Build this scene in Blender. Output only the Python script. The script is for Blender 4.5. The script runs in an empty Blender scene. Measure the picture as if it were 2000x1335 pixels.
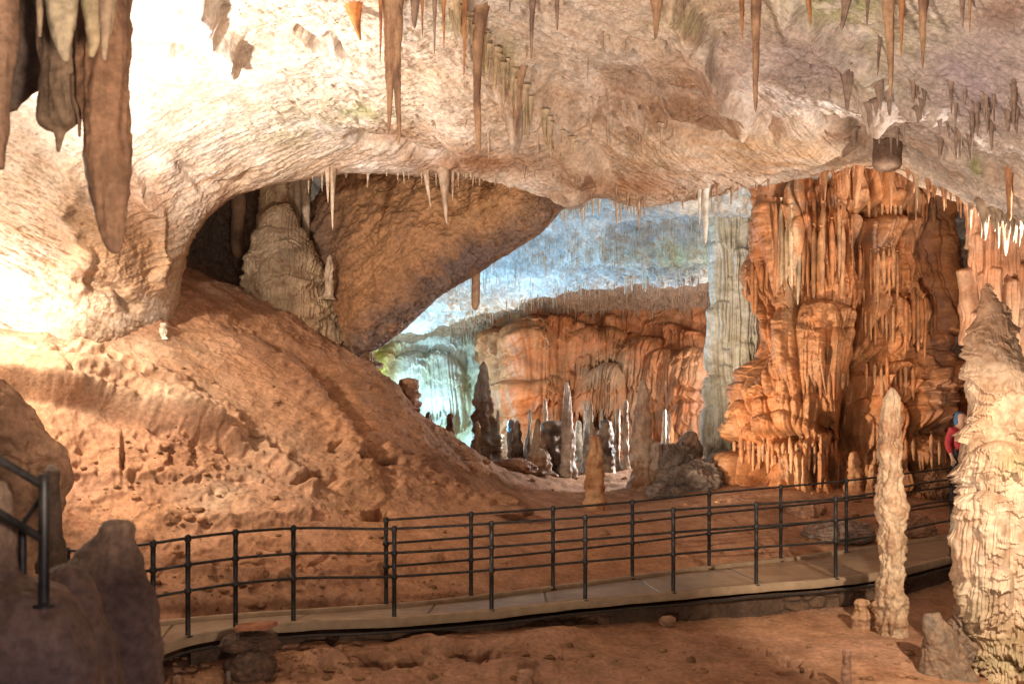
import bpy, math, random
import numpy as np

# ------------------------------------------------------------------ camera, world, lamps, exposure
Q = 1.0                                   # mesh density
F, CX, HY = 1944.0, 1000.0, 848.0         # focal length / optical centre / eye level in photo pixels
sc = bpy.context.scene
COL = sc.collection
cam_d = bpy.data.cameras.new('camera')
cam = bpy.data.objects.new('camera', cam_d)
COL.objects.link(cam)
cam.rotation_euler = (math.pi / 2, 0, 0)
cam_d.sensor_width = 36.0
cam_d.lens = 36.0 * F / 2000.0
cam_d.shift_y = (HY - 667.5) / 2000.0
cam_d.clip_start, cam_d.clip_end = 0.1, 300
cam_d.dof.use_dof = True
cam_d.dof.focus_distance = 15.0
cam_d.dof.aperture_fstop = 2.0
sc.camera = cam

world = bpy.data.worlds.new('World')
sc.world = world
world.use_nodes = True
bg = world.node_tree.nodes['Background']
bg.inputs['Color'].default_value = (1.0, 0.80, 0.68, 1)
bg.inputs['Strength'].default_value = 0.10

sc.view_settings.view_transform = 'Standard'
sc.view_settings.look = 'None'
sc.view_settings.exposure = 0.30
sc.view_settings.gamma = 1.0
sc.cycles.max_bounces = 6
sc.cycles.diffuse_bounces = 3
sc.cycles.glossy_bounces = 2
sc.cycles.caustics_reflective = False
sc.cycles.caustics_refractive = False


def P(px, py, Y):
    return np.array([(px - CX) * Y / F, Y, (HY - py) * Y / F], dtype=np.float64)


def lamp(px, py, Y, power, color, radius=0.12, target=None, angle=None, blend=0.6):
    d = bpy.data.lights.new('cave_or_fill_lamp', 'SPOT' if target is not None else 'POINT')
    d.energy, d.color = power, color
    d.shadow_soft_size = radius
    o = bpy.data.objects.new('cave_or_fill_lamp', d)
    COL.objects.link(o)
    p = P(px, py, Y)
    o.location = p
    if target is not None:
        from mathutils import Vector
        v = Vector(P(*target) - p)
        o.rotation_euler = v.to_track_quat('-Z', 'Y').to_euler()
        d.spot_size, d.spot_blend = math.radians(angle), blend
    return o


WARM, WHITE, PINK = (1.0, 0.80, 0.60), (1.0, 0.95, 0.90), (1.0, 0.82, 0.68)
# show-cave floodlights, out of frame or behind rocks; added fill lamps come last
lamp(214, 300, 10.9, 1000, WHITE, 0.06, (400, 110, 13.2), 105)                                               # behind the huge near stalactite: burns out the roof
lamp(-60, 560, 13.0, 100, WHITE, 0.08)                                               # low by the left wall, over the slope
lamp(-300, 300, 10.0, 330, WARM, 0.12)
lamp(-330, 290, 9.9, 1500, WARM, 0.12, (330, 810, 14.2), 66)                                               # left of the frame, over the slope
lamp(420, 2000, 4.0, 2900, PINK, 0.25, (1260, 200, 15), 64)                          # floor lamp below the frame, up at the roof
lamp(1500, 2100, 4.0, 1700, PINK, 0.25, (1750, 100, 12), 80)                         # the same for the far side of the roof
lamp(1100, 2100, 3.6, 450, WARM, 0.2, (520, 900, 14), 55)                            # onto the slope
lamp(1205, 985, 17.3, 1450, WARM, 0.06, (1640, 620, 19.6), 78)                      # floor lamp turned to the great column
lamp(700, 2000, 4.0, 480, WARM, 0.2, (1600, 760, 19), 45)                           # softer light onto the great column
lamp(2500, 500, 6.2, 1700, (1.0, 0.80, 0.60), 0.06, (1960, 1080, 10.8), 52)                        # onto the pale column at the right
lamp(2060, 860, 14.6, 620, WARM, 0.06, (1940, 560, 17), 90)
lamp(1838, 760, 22.6, 300, WHITE, 0.05)                                               # behind the pale column
lamp(2300, 560, 13.0, 1500, WHITE, 0.12, (1950, 350, 14.5), 90)                      # bright brow at the right
lamp(760, 715, 27.5, 300, (0.20, 0.62, 1.0), 0.2)                                   # blue lamp behind the slab
lamp(944, 850, 24.6, 1150, (0.12, 0.56, 1.0), 0.1, (1120, 440, 24), 110)             # blue lamp behind the large grey cone
lamp(950, 770, 27.0, 220, (1.0, 0.82, 0.62), 0.08)                                                # white lamp behind the large grey cone
lamp(786, 818, 30.0, 560, (0.36, 0.78, 1.0), 0.08)                                     # behind the slope, onto the cascade
lamp(1436, 800, 24.4, 2300, WHITE, 0.08, (1150, 850, 22), 55)                        # rim light over the stalagmites
lamp(1438, 690, 25.6, 230, WHITE, 0.08)                                             # behind the pale pillar
lamp(1475, 860, 23.4, 420, WARM, 0.1, (1150, 720, 29), 80)                          # behind the pillar, onto the orange wall
lamp(1000, 900, 1.2, 1150, WARM, 0.15, (140, 200, 5.6), 60)                           # fill lamp added near the viewer to brighten the nearest stalactites
lamp(900, 1100, 1.2, 110, (0.95, 0.75, 0.9), 0.15, (150, 1200, 5.6), 50)             # dimmer fill, added too, to lift the nearest rocks

# ------------------------------------------------------------------ numeric helpers
_rs = np.random.RandomState(11)
_PERM = np.concatenate([_rs.permutation(256)] * 3).astype(np.int32)
_G = _rs.normal(size=(256, 3)).astype(np.float32)
_G /= np.linalg.norm(_G, axis=1, keepdims=True)


def perlin(p):
    p = np.asarray(p, dtype=np.float32)
    sh = p.shape[:-1]
    p = p.reshape(-1, 3)
    i = np.floor(p)
    f = p - i
    i = i.astype(np.int32) & 255
    w = f * f * f * (f * (f * 6 - 15) + 10)
    out = np.zeros(len(p), np.float32)
    for dx in (0, 1):
        wx = w[:, 0] if dx else 1 - w[:, 0]
        a = _PERM[i[:, 0] + dx]
        for dy in (0, 1):
            wy = wx * (w[:, 1] if dy else 1 - w[:, 1])
            b = _PERM[a + i[:, 1] + dy]
            for dz in (0, 1):
                g = _G[_PERM[b + i[:, 2] + dz] & 255]
                d = (f[:, 0] - dx) * g[:, 0] + (f[:, 1] - dy) * g[:, 1] + (f[:, 2] - dz) * g[:, 2]
                out += wy * (w[:, 2] if dz else 1 - w[:, 2]) * d
    return (out * 1.5).reshape(sh)


def fbm(p, octaves=4, gain=0.5, ridge=False):
    p = np.asarray(p, dtype=np.float32)
    s, a, tot = 0, 1.0, 0.0
    for o in range(octaves):
        n = perlin(p)
        if ridge:
            n = 0.6 - 1.6 * np.abs(n)
        s = s + a * n
        tot += a
        a *= gain
        p = p * 2.03 + np.float32(17.3 + o * 3.1)
    return s / tot


def sstep(a, b, x):
    t = np.clip((x - a) / (b - a), 0, 1)
    return t * t * (3 - 2 * t)


def lerp(a, b, t):
    return np.asarray(a) * (1 - t[..., None]) + np.asarray(b) * t[..., None]


def pchip(x, y, q):
    """monotone cubic through (x, y[...]) along axis 0"""
    x = np.asarray(x, float)
    y = np.asarray(y, float)
    sh = y.shape[1:]
    y = y.reshape(len(x), -1)
    h = np.diff(x)[:, None]
    d = np.diff(y, axis=0) / h
    m = np.zeros_like(y)
    if len(x) > 2:
        a, b = d[:-1], d[1:]
        w1, w2 = 2 * h[1:] + h[:-1], h[1:] + 2 * h[:-1]
        with np.errstate(all='ignore'):
            mm = (w1 + w2) / (w1 / a + w2 / b)
        m[1:-1] = np.where(a * b > 0, mm, 0)
    m[0], m[-1] = d[0], d[-1]
    k = np.clip(np.searchsorted(x, q, side='right') - 1, 0, len(x) - 2)
    t = ((q - x[k]) / h[k, 0])[:, None]
    hh = h[k]
    r = ((1 + 2 * t) * (1 - t) ** 2 * y[k] + t * (1 - t) ** 2 * hh * m[k]
         + t * t * (3 - 2 * t) * y[k + 1] + t * t * (t - 1) * hh * m[k + 1])
    return r.reshape((len(q),) + sh)


def catmull(x, y, q):
    """smooth cubic (may overshoot slightly) along axis 0"""
    x = np.asarray(x, float)
    y = np.asarray(y, float)
    sh = y.shape[1:]
    y = y.reshape(len(x), -1)
    h = np.diff(x)[:, None]
    d = np.diff(y, axis=0) / h
    m = np.empty_like(y)
    m[0], m[-1] = d[0], d[-1]
    m[1:-1] = (d[:-1] * h[1:] + d[1:] * h[:-1]) / (h[:-1] + h[1:])
    k = np.clip(np.searchsorted(x, q, side='right') - 1, 0, len(x) - 2)
    t = ((q - x[k]) / h[k, 0])[:, None]
    hh = h[k]
    r = ((1 + 2 * t) * (1 - t) ** 2 * y[k] + t * (1 - t) ** 2 * hh * m[k]
         + t * t * (3 - 2 * t) * y[k + 1] + t * t * (t - 1) * hh * m[k + 1])
    return r.reshape((len(q),) + sh)


def blobs(PX, PY, lst):
    s = np.zeros(PX.shape)
    for cx, cy, rx, ry, w in lst:
        s = np.maximum(s, w * np.exp(-(((PX - cx) / rx) ** 2 + ((PY - cy) / ry) ** 2)))
    return s


def project(V):
    Y = np.maximum(V[..., 1], 0.1)
    return CX + F * V[..., 0] / Y, HY - F * V[..., 2] / Y


def grid_normals(V, wrap=False):
    if wrap:
        du = np.roll(V, -1, 1) - np.roll(V, 1, 1)
    else:
        du = np.gradient(V, axis=1)
    dv = np.gradient(V, axis=0)
    n = np.cross(du, dv)
    n /= np.maximum(np.linalg.norm(n, axis=-1, keepdims=True), 1e-9)
    return n


def mesh_grid(name, V, col, mat, wrap=False, parent=None, flip=False):
    H, W = V.shape[:2]
    idx = np.arange(H * W, dtype=np.int32).reshape(H, W)
    if wrap:
        idx = np.concatenate([idx, idx[:, :1]], 1)
    q = np.stack([idx[:-1, :-1], idx[:-1, 1:], idx[1:, 1:], idx[1:, :-1]], -1).reshape(-1, 4)
    if flip:
        q = q[:, ::-1]
    return mesh_raw(name, V.reshape(-1, 3), q, col.reshape(-1, 3) if col is not None else None, mat, parent)


def mesh_raw(name, V, quads, col, mat, parent=None):
    me = bpy.data.meshes.new(name)
    n = len(quads)
    me.vertices.add(len(V))
    me.vertices.foreach_set('co', np.ascontiguousarray(V, np.float32).ravel())
    me.loops.add(n * 4)
    me.loops.foreach_set('vertex_index', np.ascontiguousarray(quads, np.int32).ravel())
    me.polygons.add(n)
    me.polygons.foreach_set('loop_start', np.arange(0, n * 4, 4, dtype=np.int32))
    if col is not None:
        a = me.color_attributes.new('tint', 'FLOAT_COLOR', 'POINT')
        c = np.ones((len(V), 4), np.float32)
        c[:, :3] = np.clip(col, 0, 1)
        a.data.foreach_set('color', c.ravel())
    me.update(calc_edges=True)
    me.materials.append(mat)
    o = bpy.data.objects.new(name, me)
    COL.objects.link(o)
    if parent is not None:
        o.parent = parent
    return o


def tag(o, label=None, cat=None, group=None, kind=None):
    if label: o['label'] = label
    if cat: o['category'] = cat
    if group: o['group'] = group
    if kind: o['kind'] = kind
    return o


def empty(name, loc):
    o = bpy.data.objects.new(name, None)
    COL.objects.link(o)
    o.location = loc
    o.empty_display_size = 0.2
    return o


def parent_keep(o, root):
    """mesh built in world coordinates -> local to root"""
    o.parent = root
    o.location = (-root.location[0], -root.location[1], -root.location[2])
    return o


def rebase(o, base):
    """move the object's origin to base (mesh given in world coordinates)"""
    me = o.data
    n = len(me.vertices)
    a = np.empty(n * 3, np.float32)
    me.vertices.foreach_get('co', a)
    a = a.reshape(-1, 3) - np.asarray(base, np.float32)
    me.vertices.foreach_set('co', a.ravel())
    o.location = base
    return o


# ------------------------------------------------------------------ materials
def rock_material(name, fine=9.0, bump=0.5, rough=0.75, spec=0.25, mottle=0.35, pits=0.0, dist=0.02):
    m = bpy.data.materials.new(name)
    m.use_nodes = True
    nt = m.node_tree
    N, L = nt.nodes, nt.links
    bs = N['Principled BSDF']
    bs.inputs['Roughness'].default_value = rough
    bs.inputs['Specular IOR Level'].default_value = spec
    at = N.new('ShaderNodeAttribute'); at.attribute_name = 'tint'
    geo = N.new('ShaderNodeNewGeometry')
    n1 = N.new('ShaderNodeTexNoise'); n1.inputs['Scale'].default_value = fine; n1.inputs['Detail'].default_value = 5; n1.inputs['Roughness'].default_value = 0.65
    n2 = N.new('ShaderNodeTexNoise'); n2.inputs['Scale'].default_value = fine * 0.22; n2.inputs['Detail'].default_value = 4
    for n in (n1, n2):
        L.new(geo.outputs['Position'], n.inputs['Vector'])
    r1 = N.new('ShaderNodeMapRange'); r1.inputs['From Min'].default_value = 0.3; r1.inputs['From Max'].default_value = 0.7
    r1.inputs['To Min'].default_value = 1 - mottle; r1.inputs['To Max'].default_value = 1 + mottle * 0.55
    L.new(n1.outputs['Fac'], r1.inputs['Value'])
    r2 = N.new('ShaderNodeMapRange'); r2.inputs['From Min'].default_value = 0.3; r2.inputs['From Max'].default_value = 0.7
    r2.inputs['To Min'].default_value = 1 - mottle * 0.6; r2.inputs['To Max'].default_value = 1 + mottle * 0.4
    L.new(n2.outputs['Fac'], r2.inputs['Value'])
    mm = N.new('ShaderNodeMath'); mm.operation = 'MULTIPLY'
    L.new(r1.outputs[0], mm.inputs[0]); L.new(r2.outputs[0], mm.inputs[1])
    vm = N.new('ShaderNodeVectorMath'); vm.operation = 'SCALE'
    L.new(at.outputs['Color'], vm.inputs[0]); L.new(mm.outputs[0], vm.inputs['Scale'])
    L.new(vm.outputs[0], bs.inputs['Base Color'])
    h = n1.outputs['Fac']
    if pits:
        vo = N.new('ShaderNodeTexVoronoi'); vo.inputs['Scale'].default_value = pits
        L.new(geo.outputs['Position'], vo.inputs['Vector'])
        ad = N.new('ShaderNodeMath'); ad.operation = 'ADD'
        L.new(vo.outputs['Distance'], ad.inputs[0]); L.new(n1.outputs['Fac'], ad.inputs[1])
        h = ad.outputs[0]
    bp = N.new('ShaderNodeBump'); bp.inputs['Strength'].default_value = bump; bp.inputs['Distance'].default_value = dist
    L.new(h, bp.inputs['Height']); L.new(bp.outputs['Normal'], bs.inputs['Normal'])
    return m


M_CEIL = rock_material('rough_cave_roof', 17, 0.7, 0.8, 0.2, 0.38, dist=0.02)
M_CLAY = rock_material('sandy_clay', 17, 0.65, 0.9, 0.12, 0.36, dist=0.02)
M_FLOW = rock_material('flowstone', 18, 0.7, 0.55, 0.35, 0.28, dist=0.012)
M_WET = rock_material('wet_dark_rock', 8, 0.9, 0.35, 0.5, 0.45, pits=6, dist=0.05)
M_STAL = rock_material('dripstone', 22, 0.5, 0.6, 0.3, 0.3, dist=0.01)
M_DARK = rock_material('dim_rock', 16, 0.9, 0.7, 0.3, 0.45, dist=0.02)


def simple_material(name, color, rough, metal=0.0, noise=0.25, scale=20, bump=0.15):
    m = bpy.data.materials.new(name)
    m.use_nodes = True
    N, L = m.node_tree.nodes, m.node_tree.links
    bs = N['Principled BSDF']
    bs.inputs['Roughness'].default_value = rough
    bs.inputs['Metallic'].default_value = metal
    tc = N.new('ShaderNodeNewGeometry')
    n = N.new('ShaderNodeTexNoise'); n.inputs['Scale'].default_value = scale; n.inputs['Detail'].default_value = 4
    L.new(tc.outputs['Position'], n.inputs['Vector'])
    cr = N.new('ShaderNodeValToRGB')
    c = np.array(color)
    cr.color_ramp.elements[0].position = 0.3; cr.color_ramp.elements[1].position = 0.7
    cr.color_ramp.elements[0].color = (*(c * (1 - noise)), 1)
    cr.color_ramp.elements[1].color = (*np.minimum(c * (1 + noise), 1), 1)
    L.new(n.outputs['Fac'], cr.inputs['Fac']); L.new(cr.outputs['Color'], bs.inputs['Base Color'])
    b = N.new('ShaderNodeBump'); b.inputs['Strength'].default_value = bump; b.inputs['Distance'].default_value = 0.01
    L.new(n.outputs['Fac'], b.inputs['Height']); L.new(b.outputs['Normal'], bs.inputs['Normal'])
    return m


M_STEEL = simple_material('dark_painted_steel', (0.026, 0.023, 0.021), 0.5, 0.3, 0.7, 14, 0.3)
M_DECK = simple_material('wet_concrete', (0.33, 0.245, 0.165), 0.42, 0, 0.28, 3.5, 0.3)
M_KERB = simple_material('pale_concrete_edge', (0.33, 0.235, 0.15), 0.7, 0, 0.2, 9, 0.3)
M_CABLE = simple_material('black_cable', (0.03, 0.028, 0.026), 0.4, 0, 0.2, 20, 0.1)

CREAM, WHT, OCHRE = np.array((.60, .46, .33)), np.array((.72, .64, .57)), np.array((.50, .31, .15))
BROWN, DARK, CLAY = np.array((.25, .12, .062)), np.array((.085, .06, .05)), np.array((.45, .255, .165))
ORANGE, GREEN, GREY = np.array((.47, .20, .075)), np.array((.30, .31, .11)), np.array((.36, .31, .28))
RUST = np.array((.36, .15, .06))


# ------------------------------------------------------------------ roof of the hall
def patch_rows(cols, rows_n, W, H, px_dense=None, row_dense=None, tension=catmull):
    """cols: list of (px, [(py, Y) * rows_n]) -> world grid (H, W, 3)"""
    px = np.array([c[0] for c in cols], float)
    tab = np.array([c[1] for c in cols], float)             # C, R, 2
    q = px_dense if px_dense is not None else np.linspace(px[0], px[-1], W)
    t = tension(px, tab, q)                                  # W, R, 2
    t = np.transpose(t, (1, 0, 2))                           # R, W, 2
    r = row_dense if row_dense is not None else np.linspace(0, rows_n - 1, H)
    g = pchip(np.arange(rows_n), t, r)                       # H, W, 2
    PXg = np.broadcast_to(q[None, :], g.shape[:2])
    Y = g[..., 1]
    return np.stack([(PXg - CX) * Y / F, Y, (HY - g[..., 0]) * Y / F], -1)


CEIL = [
    (-700, [(-2500, 3.0), (-500, 6.5), (-120, 9.0), (60, 11.0), (200, 12.0), (450, 12.4), (660, 12.8), (760, 13.4), (860, 14.0)]),
    (-300, [(-2500, 3.0), (-500, 7.0), (-120, 10.0), (60, 12.0), (200, 13.0), (450, 13.6), (650, 13.9), (760, 14.5), (850, 15.0)]),
    (0,   [(-2500, 3.0), (-500, 7.5), (-120, 10.5), (60, 12.3), (250, 13.3), (450, 13.9), (660, 14.1), (740, 14.6), (820, 15.0)]),
    (150, [(-2500, 3.0), (-500, 7.6), (-120, 10.6), (60, 12.4), (255, 13.5), (450, 14.1), (650, 14.2), (730, 14.8), (800, 15.3)]),
    (250, [(-2500, 3.0), (-500, 7.6), (-120, 10.7), (60, 12.5), (245, 13.7), (440, 14.5), (625, 14.7), (700, 15.3), (780, 16.0)]),
    (330, [(-2500, 3.0), (-500, 7.7), (-120, 10.8), (50, 12.6), (220, 13.8), (400, 14.8), (560, 15.3), (640, 16.2), (700, 17.5)]),
    (362, [(-2500, 3.0), (-500, 7.7), (-120, 10.8), (45, 12.6), (205, 13.8), (350, 14.8), (490, 15.5), (500, 17.0), (480, 19.5)]),
    (430, [(-2500, 3.0), (-500, 7.7), (-120, 10.8), (40, 12.6), (185, 13.8), (305, 14.9), (402, 15.8), (385, 17.2), (330, 20.0)]),
    (520, [(-2500, 3.0), (-500, 7.7), (-120, 10.8), (40, 12.7), (180, 13.9), (278, 15.0), (367, 16.1), (345, 17.6), (290, 20.5)]),
    (640, [(-2500, 3.0), (-500, 7.7), (-120, 10.9), (40, 12.7), (175, 14.0), (262, 15.2), (347, 16.4), (325, 17.8), (270, 20.5)]),
    (760, [(-2500, 3.0), (-500, 7.7), (-120, 10.9), (40, 12.7), (180, 14.0), (268, 15.4), (343, 16.6), (322, 18.0), (270, 20.5)]),
    (900, [(-2500, 3.0), (-500, 7.7), (-120, 10.9), (40, 12.7), (190, 14.0), (282, 15.5), (345, 16.8), (325, 18.2), (270, 20.5)]),
    (1000, [(-2500, 3.0), (-500, 7.7), (-120, 10.9), (40, 12.7), (190, 14.0), (290, 15.5), (350, 16.8), (330, 18.2), (270, 20.5)]),
    (1140, [(-2500, 3.0), (-500, 7.7), (-120, 10.9), (40, 12.6), (200, 14.0), (305, 15.4), (374, 16.6), (355, 18.2), (290, 20.5)]),
    (1260, [(-2500, 3.0), (-500, 7.7), (-120, 10.8), (40, 12.5), (205, 13.9), (320, 15.3), (405, 16.3), (385, 18.2), (310, 20.5)]),
    (1340, [(-2500, 3.0), (-500, 7.7), (-120, 10.8), (40, 12.4), (205, 13.8), (315, 15.3), (395, 16.3), (375, 18.2), (300, 20.5)]),
    (1450, [(-2500, 3.0), (-500, 7.6), (-120, 10.6), (40, 12.3), (195, 13.7), (296, 15.3), (372, 16.5), (350, 18.2), (290, 20.5)]),
    (1580, [(-2500, 3.0), (-500, 7.5), (-120, 10.4), (40, 12.0), (180, 13.5), (275, 15.3), (350, 16.8), (330, 18.4), (280, 20.5)]),
    (1680, [(-2500, 3.0), (-500, 7.4), (-120, 10.2), (40, 11.7), (170, 13.2), (262, 15.2), (331, 17.0), (310, 18.6), (270, 20.5)]),
    (1760, [(-2500, 3.0), (-500, 7.3), (-120, 10.0), (40, 11.4), (170, 12.8), (262, 14.9), (336, 16.8), (318, 18.4), (270, 20.5)]),
    (1850, [(-2500, 3.0), (-500, 7.2), (-120, 9.6), (40, 11.0), (180, 12.3), (290, 14.2), (383, 16.0), (365, 17.8), (300, 20.5)]),
    (1910, [(-2500, 3.0), (-500, 7.1), (-120, 9.4), (40, 10.7), (190, 12.0), (312, 13.8), (410, 15.4), (392, 17.4), (310, 20.5)]),
    (1990, [(-2500, 3.0), (-500, 7.0), (-120, 9.2), (40, 10.4), (200, 11.6), (335, 13.3), (438, 14.7), (418, 17.0), (330, 20.5)]),
    (2150, [(-2500, 3.0), (-500, 6.8), (-120, 8.8), (40, 10.0), (215, 11.0), (375, 12.6), (490, 13.8), (465, 16.4), (360, 20.5)]),
    (2500, [(-2500, 3.0), (-500, 6.5), (-120, 8.4), (40, 9.4), (230, 10.4), (430, 11.6), (580, 12.6), (560, 15.4), (420, 20.5)]),
]
qx = np.concatenate([np.linspace(-700, -40, int(120 * Q)), np.linspace(-38, 2040, int(1500 * Q)), np.linspace(2045, 2500, int(90 * Q))])
rd = np.concatenate([np.linspace(0, 2.3, int(60 * Q)), np.linspace(2.31, 6.25, int(640 * Q)), np.linspace(6.26, 8, int(60 * Q))])
V = patch_rows(CEIL, 9, 0, 0, qx, rd)
Nn = grid_normals(V)
if Nn[len(rd) // 2, len(qx) // 2, 2] > 0: Nn = -Nn           # towards the hall
PX, PY = project(V)
# relief: scalloped rock, streaks drawn down towards the right, smooth in the arch band
rough = 1 - 0.75 * blobs(PX, PY, [(420, 300, 170, 130, 1), (620, 290, 160, 60, 1), (330, 430, 110, 120, .9), (1500, 300, 240, 45, .9), (560, 150, 150, 50, .6)])
W3 = np.stack([V[..., 0] * 1.0 + V[..., 1] * .35, V[..., 1] * 1.1, V[..., 2]], -1)
big = fbm(V * 0.55, 3)
mid = fbm(W3 * np.array([1.6, 2.6, 1.6]), 4, 0.55)
def streak(ang, ln, wd, k, oc=4):
    c_, s_ = math.cos(math.radians(ang)), math.sin(math.radians(ang))
    return fbm(np.stack([(PX * c_ + PY * s_) / ln, (-PX * s_ + PY * c_) / wd, np.zeros_like(PX) + k], -1), oc, .58)


arch = np.clip(blobs(PX, PY, [(400, 330, 200, 130, 1), (620, 310, 180, 45, 1), (800, 310, 150, 35, .9), (300, 460, 90, 130, 1), (560, 330, 200, 60, 1)]) * 1.3, 0, 1)
st = streak(27, 110, 17, 1.3) * (1 - arch) + streak(-24, 150, 15, 8.3) * arch
st2 = streak(30, 34, 9, 4.1, 3) * (1 - arch) + streak(-26, 60, 8, 2.1, 3) * arch
rdg = fbm(W3 * np.array([2.2, 5.0, 3.0]) + 31, 3, 0.6, ridge=True)
fin = fbm(W3 * np.array([7, 13, 8]) + 9, 3, 0.6)
fleck = sstep(.20, .36, streak(22, 34, 8, 12.7, 2)) * (1 - .8 * arch) * (.25 + .75 * sstep(-.1, .25, fbm(V * .7 + 91, 2))) * (.15 + .85 * sstep(230, 430, PX))
smooth = np.clip(blobs(PX, PY, [(1480, 295, 210, 42, 1), (420, 170, 170, 90, .8), (1640, 290, 90, 40, .9), (1850, 330, 160, 40, .5)]) * 1.2, 0, 1)
disp = 0.20 * big + rough * (1 - .8 * smooth) * (0.06 * mid + 0.04 * rdg + 0.025 * fin + .055 * st + .04 * st2 - .09 * fleck) + .014 * streak(25, 15, 5, 3.7, 2) + (1 - rough) * (0.03 * mid + 0.015 * rdg + 0.012 * fin + .028 * st + .02 * st2 - .03 * fleck)
# ledge: the rough roof overhangs the arch band along a slanting edge
edge_y = np.interp(PX, [300, 560, 700, 880, 950, 1140, 1200], [-200, 120, 200, 255, 300, 366, 500])
side = PY - edge_y
led = np.exp(-np.clip(-side, 0, None) / 60.0) * sstep(6, -4, side) * sstep(820, 930, PX) * sstep(1190, 1120, PX)
disp += 0.50 * led
# lens-shaped smooth domes and their crease
for (cx, cy, rx, ry, d) in [(1560, 285, 150, 28, .22), (1390, 318, 130, 26, .25), (1640, 300, 80, 22, .08), (1250, 225, 190, 36, -.5), (1760, 300, 45, 30, -.10),
                            (700, 225, 90, 25, .12), (330, 110, 60, 20, -.12), (1130, 150, 120, 18, -.22), (1690, 190, 110, 20, .15), (30, 560, 60, 60, .25), (200, 480, 60, 90, .2)]:
    disp += d * np.exp(-(((PX - cx) / rx) ** 2 + ((PY - cy) / ry) ** 2))
def stroke(PX, PY, poly, w):
    best = np.full(PX.shape, 1e9)
    for (x0, y0), (x1, y1) in zip(poly[:-1], poly[1:]):
        L2 = (x1 - x0) ** 2 + (y1 - y0) ** 2
        t = np.clip(((PX - x0) * (x1 - x0) + (PY - y0) * (y1 - y0)) / L2, 0, 1)
        best = np.minimum(best, (PX - x0 - t * (x1 - x0)) ** 2 + (PY - y0 - t * (y1 - y0)) ** 2)
    return np.exp(-best / w ** 2)


wx_, wy_ = PX + 22 * perlin(np.stack([PX / 50, PY / 40, PX * 0 + 2.2], -1)), PY + 12 * perlin(np.stack([PX / 45, PY / 30, PX * 0 + 6.2], -1))
for poly, w, d in [([(878, -60), (905, 20), (950, 90), (990, 150), (1015, 200)], 17, .50), ([(1015, 200), (1060, 240), (1130, 295), (1180, 345)], 13, .32),
                   ([(1320, -30), (1362, 60), (1392, 150), (1445, 238)], 20, .42), ([(1540, 20), (1640, 95), (1735, 190)], 22, .26), ([(1735, 190), (1830, 215)], 14, .2),
                   ([(1262, 258), (1340, 274), (1480, 268), (1560, 240), (1650, 240), (1700, 265)], 7, -.22), ([(1270, 330), (1400, 345), (1560, 318), (1690, 285)], 7, -.16),
                   ([(396, -30), (410, 25), (440, 60), (456, 104)], 13, .45), ([(248, 82), (320, 92), (346, 108)], 9, -.24), ([(585, 62), (640, 92)], 10, -.22), ([(650, 75), (700, 125)], 9, -.2),
                   ([(350, 330), (420, 372), (480, 352)], 12, -.10), ([(250, 330), (300, 420), (310, 560)], 14, .16), ([(140, 330), (130, 430), (160, 560)], 16, .16), ([(150, 545), (215, 560), (260, 600)], 12, -.2),
                   ([(1860, 300), (1930, 330), (2010, 370)], 9, .16), ([(1150, 60), (1230, 100), (1300, 90)], 12, -.14), ([(700, 270), (820, 300), (930, 318), (1010, 335)], 12, -.22)]:
    disp += d * stroke(wx_, wy_, poly, w)
rec = sstep(1030, 1085, wx_) * sstep(1340, 1230, wx_) * np.exp(-np.clip(wy_ - 147, 0, None) / 65) * sstep(141, 150, wy_)
disp -= .60 * rec
disp *= sstep(0.3, 1.5, np.broadcast_to(rd[:, None], PX.shape))
# taper large relief at the brow so the outline keeps its line
near = np.exp(-((np.broadcast_to(rd[:, None], PX.shape) - 6.0) / 0.25) ** 2)
disp *= 1 - 0.55 * near
V = V + Nn * disp[..., None]
CEILV = V
PX, PY = project(V)
n1 = fbm(V * 0.9 + 5, 4)
n2 = fbm(V * 3.0 + 50, 3)
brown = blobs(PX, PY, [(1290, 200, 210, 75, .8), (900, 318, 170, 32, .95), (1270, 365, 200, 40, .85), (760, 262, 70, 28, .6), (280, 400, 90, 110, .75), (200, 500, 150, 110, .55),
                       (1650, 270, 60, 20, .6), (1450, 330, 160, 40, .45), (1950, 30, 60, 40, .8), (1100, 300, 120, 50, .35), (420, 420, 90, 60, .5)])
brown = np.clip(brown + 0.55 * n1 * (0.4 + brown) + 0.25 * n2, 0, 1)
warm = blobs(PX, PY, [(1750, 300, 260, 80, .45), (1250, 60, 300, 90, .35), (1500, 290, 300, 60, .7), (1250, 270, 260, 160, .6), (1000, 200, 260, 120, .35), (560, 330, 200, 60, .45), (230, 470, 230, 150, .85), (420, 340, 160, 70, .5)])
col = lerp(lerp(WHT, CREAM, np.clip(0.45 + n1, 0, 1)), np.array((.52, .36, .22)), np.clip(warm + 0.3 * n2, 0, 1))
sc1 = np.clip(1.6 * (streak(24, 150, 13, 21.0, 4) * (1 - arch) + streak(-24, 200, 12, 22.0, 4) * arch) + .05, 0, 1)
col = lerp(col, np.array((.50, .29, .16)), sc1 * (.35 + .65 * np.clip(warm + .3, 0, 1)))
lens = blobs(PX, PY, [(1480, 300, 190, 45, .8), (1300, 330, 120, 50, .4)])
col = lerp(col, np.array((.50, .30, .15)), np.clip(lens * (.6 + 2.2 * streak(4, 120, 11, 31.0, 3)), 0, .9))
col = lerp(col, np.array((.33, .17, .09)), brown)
gp = blobs(PX, PY, [(690, 225, 90, 26, .55), (1640, 10, 120, 50, .7), (1790, 90, 130, 80, .55), (1740, 165, 120, 30, .5), (1905, 325, 16, 22, .9), (560, 250, 140, 50, .25), (880, 40, 40, 30, .5), (980, 120, 40, 40, .5), (1330, 40, 60, 40, .4)])
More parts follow.
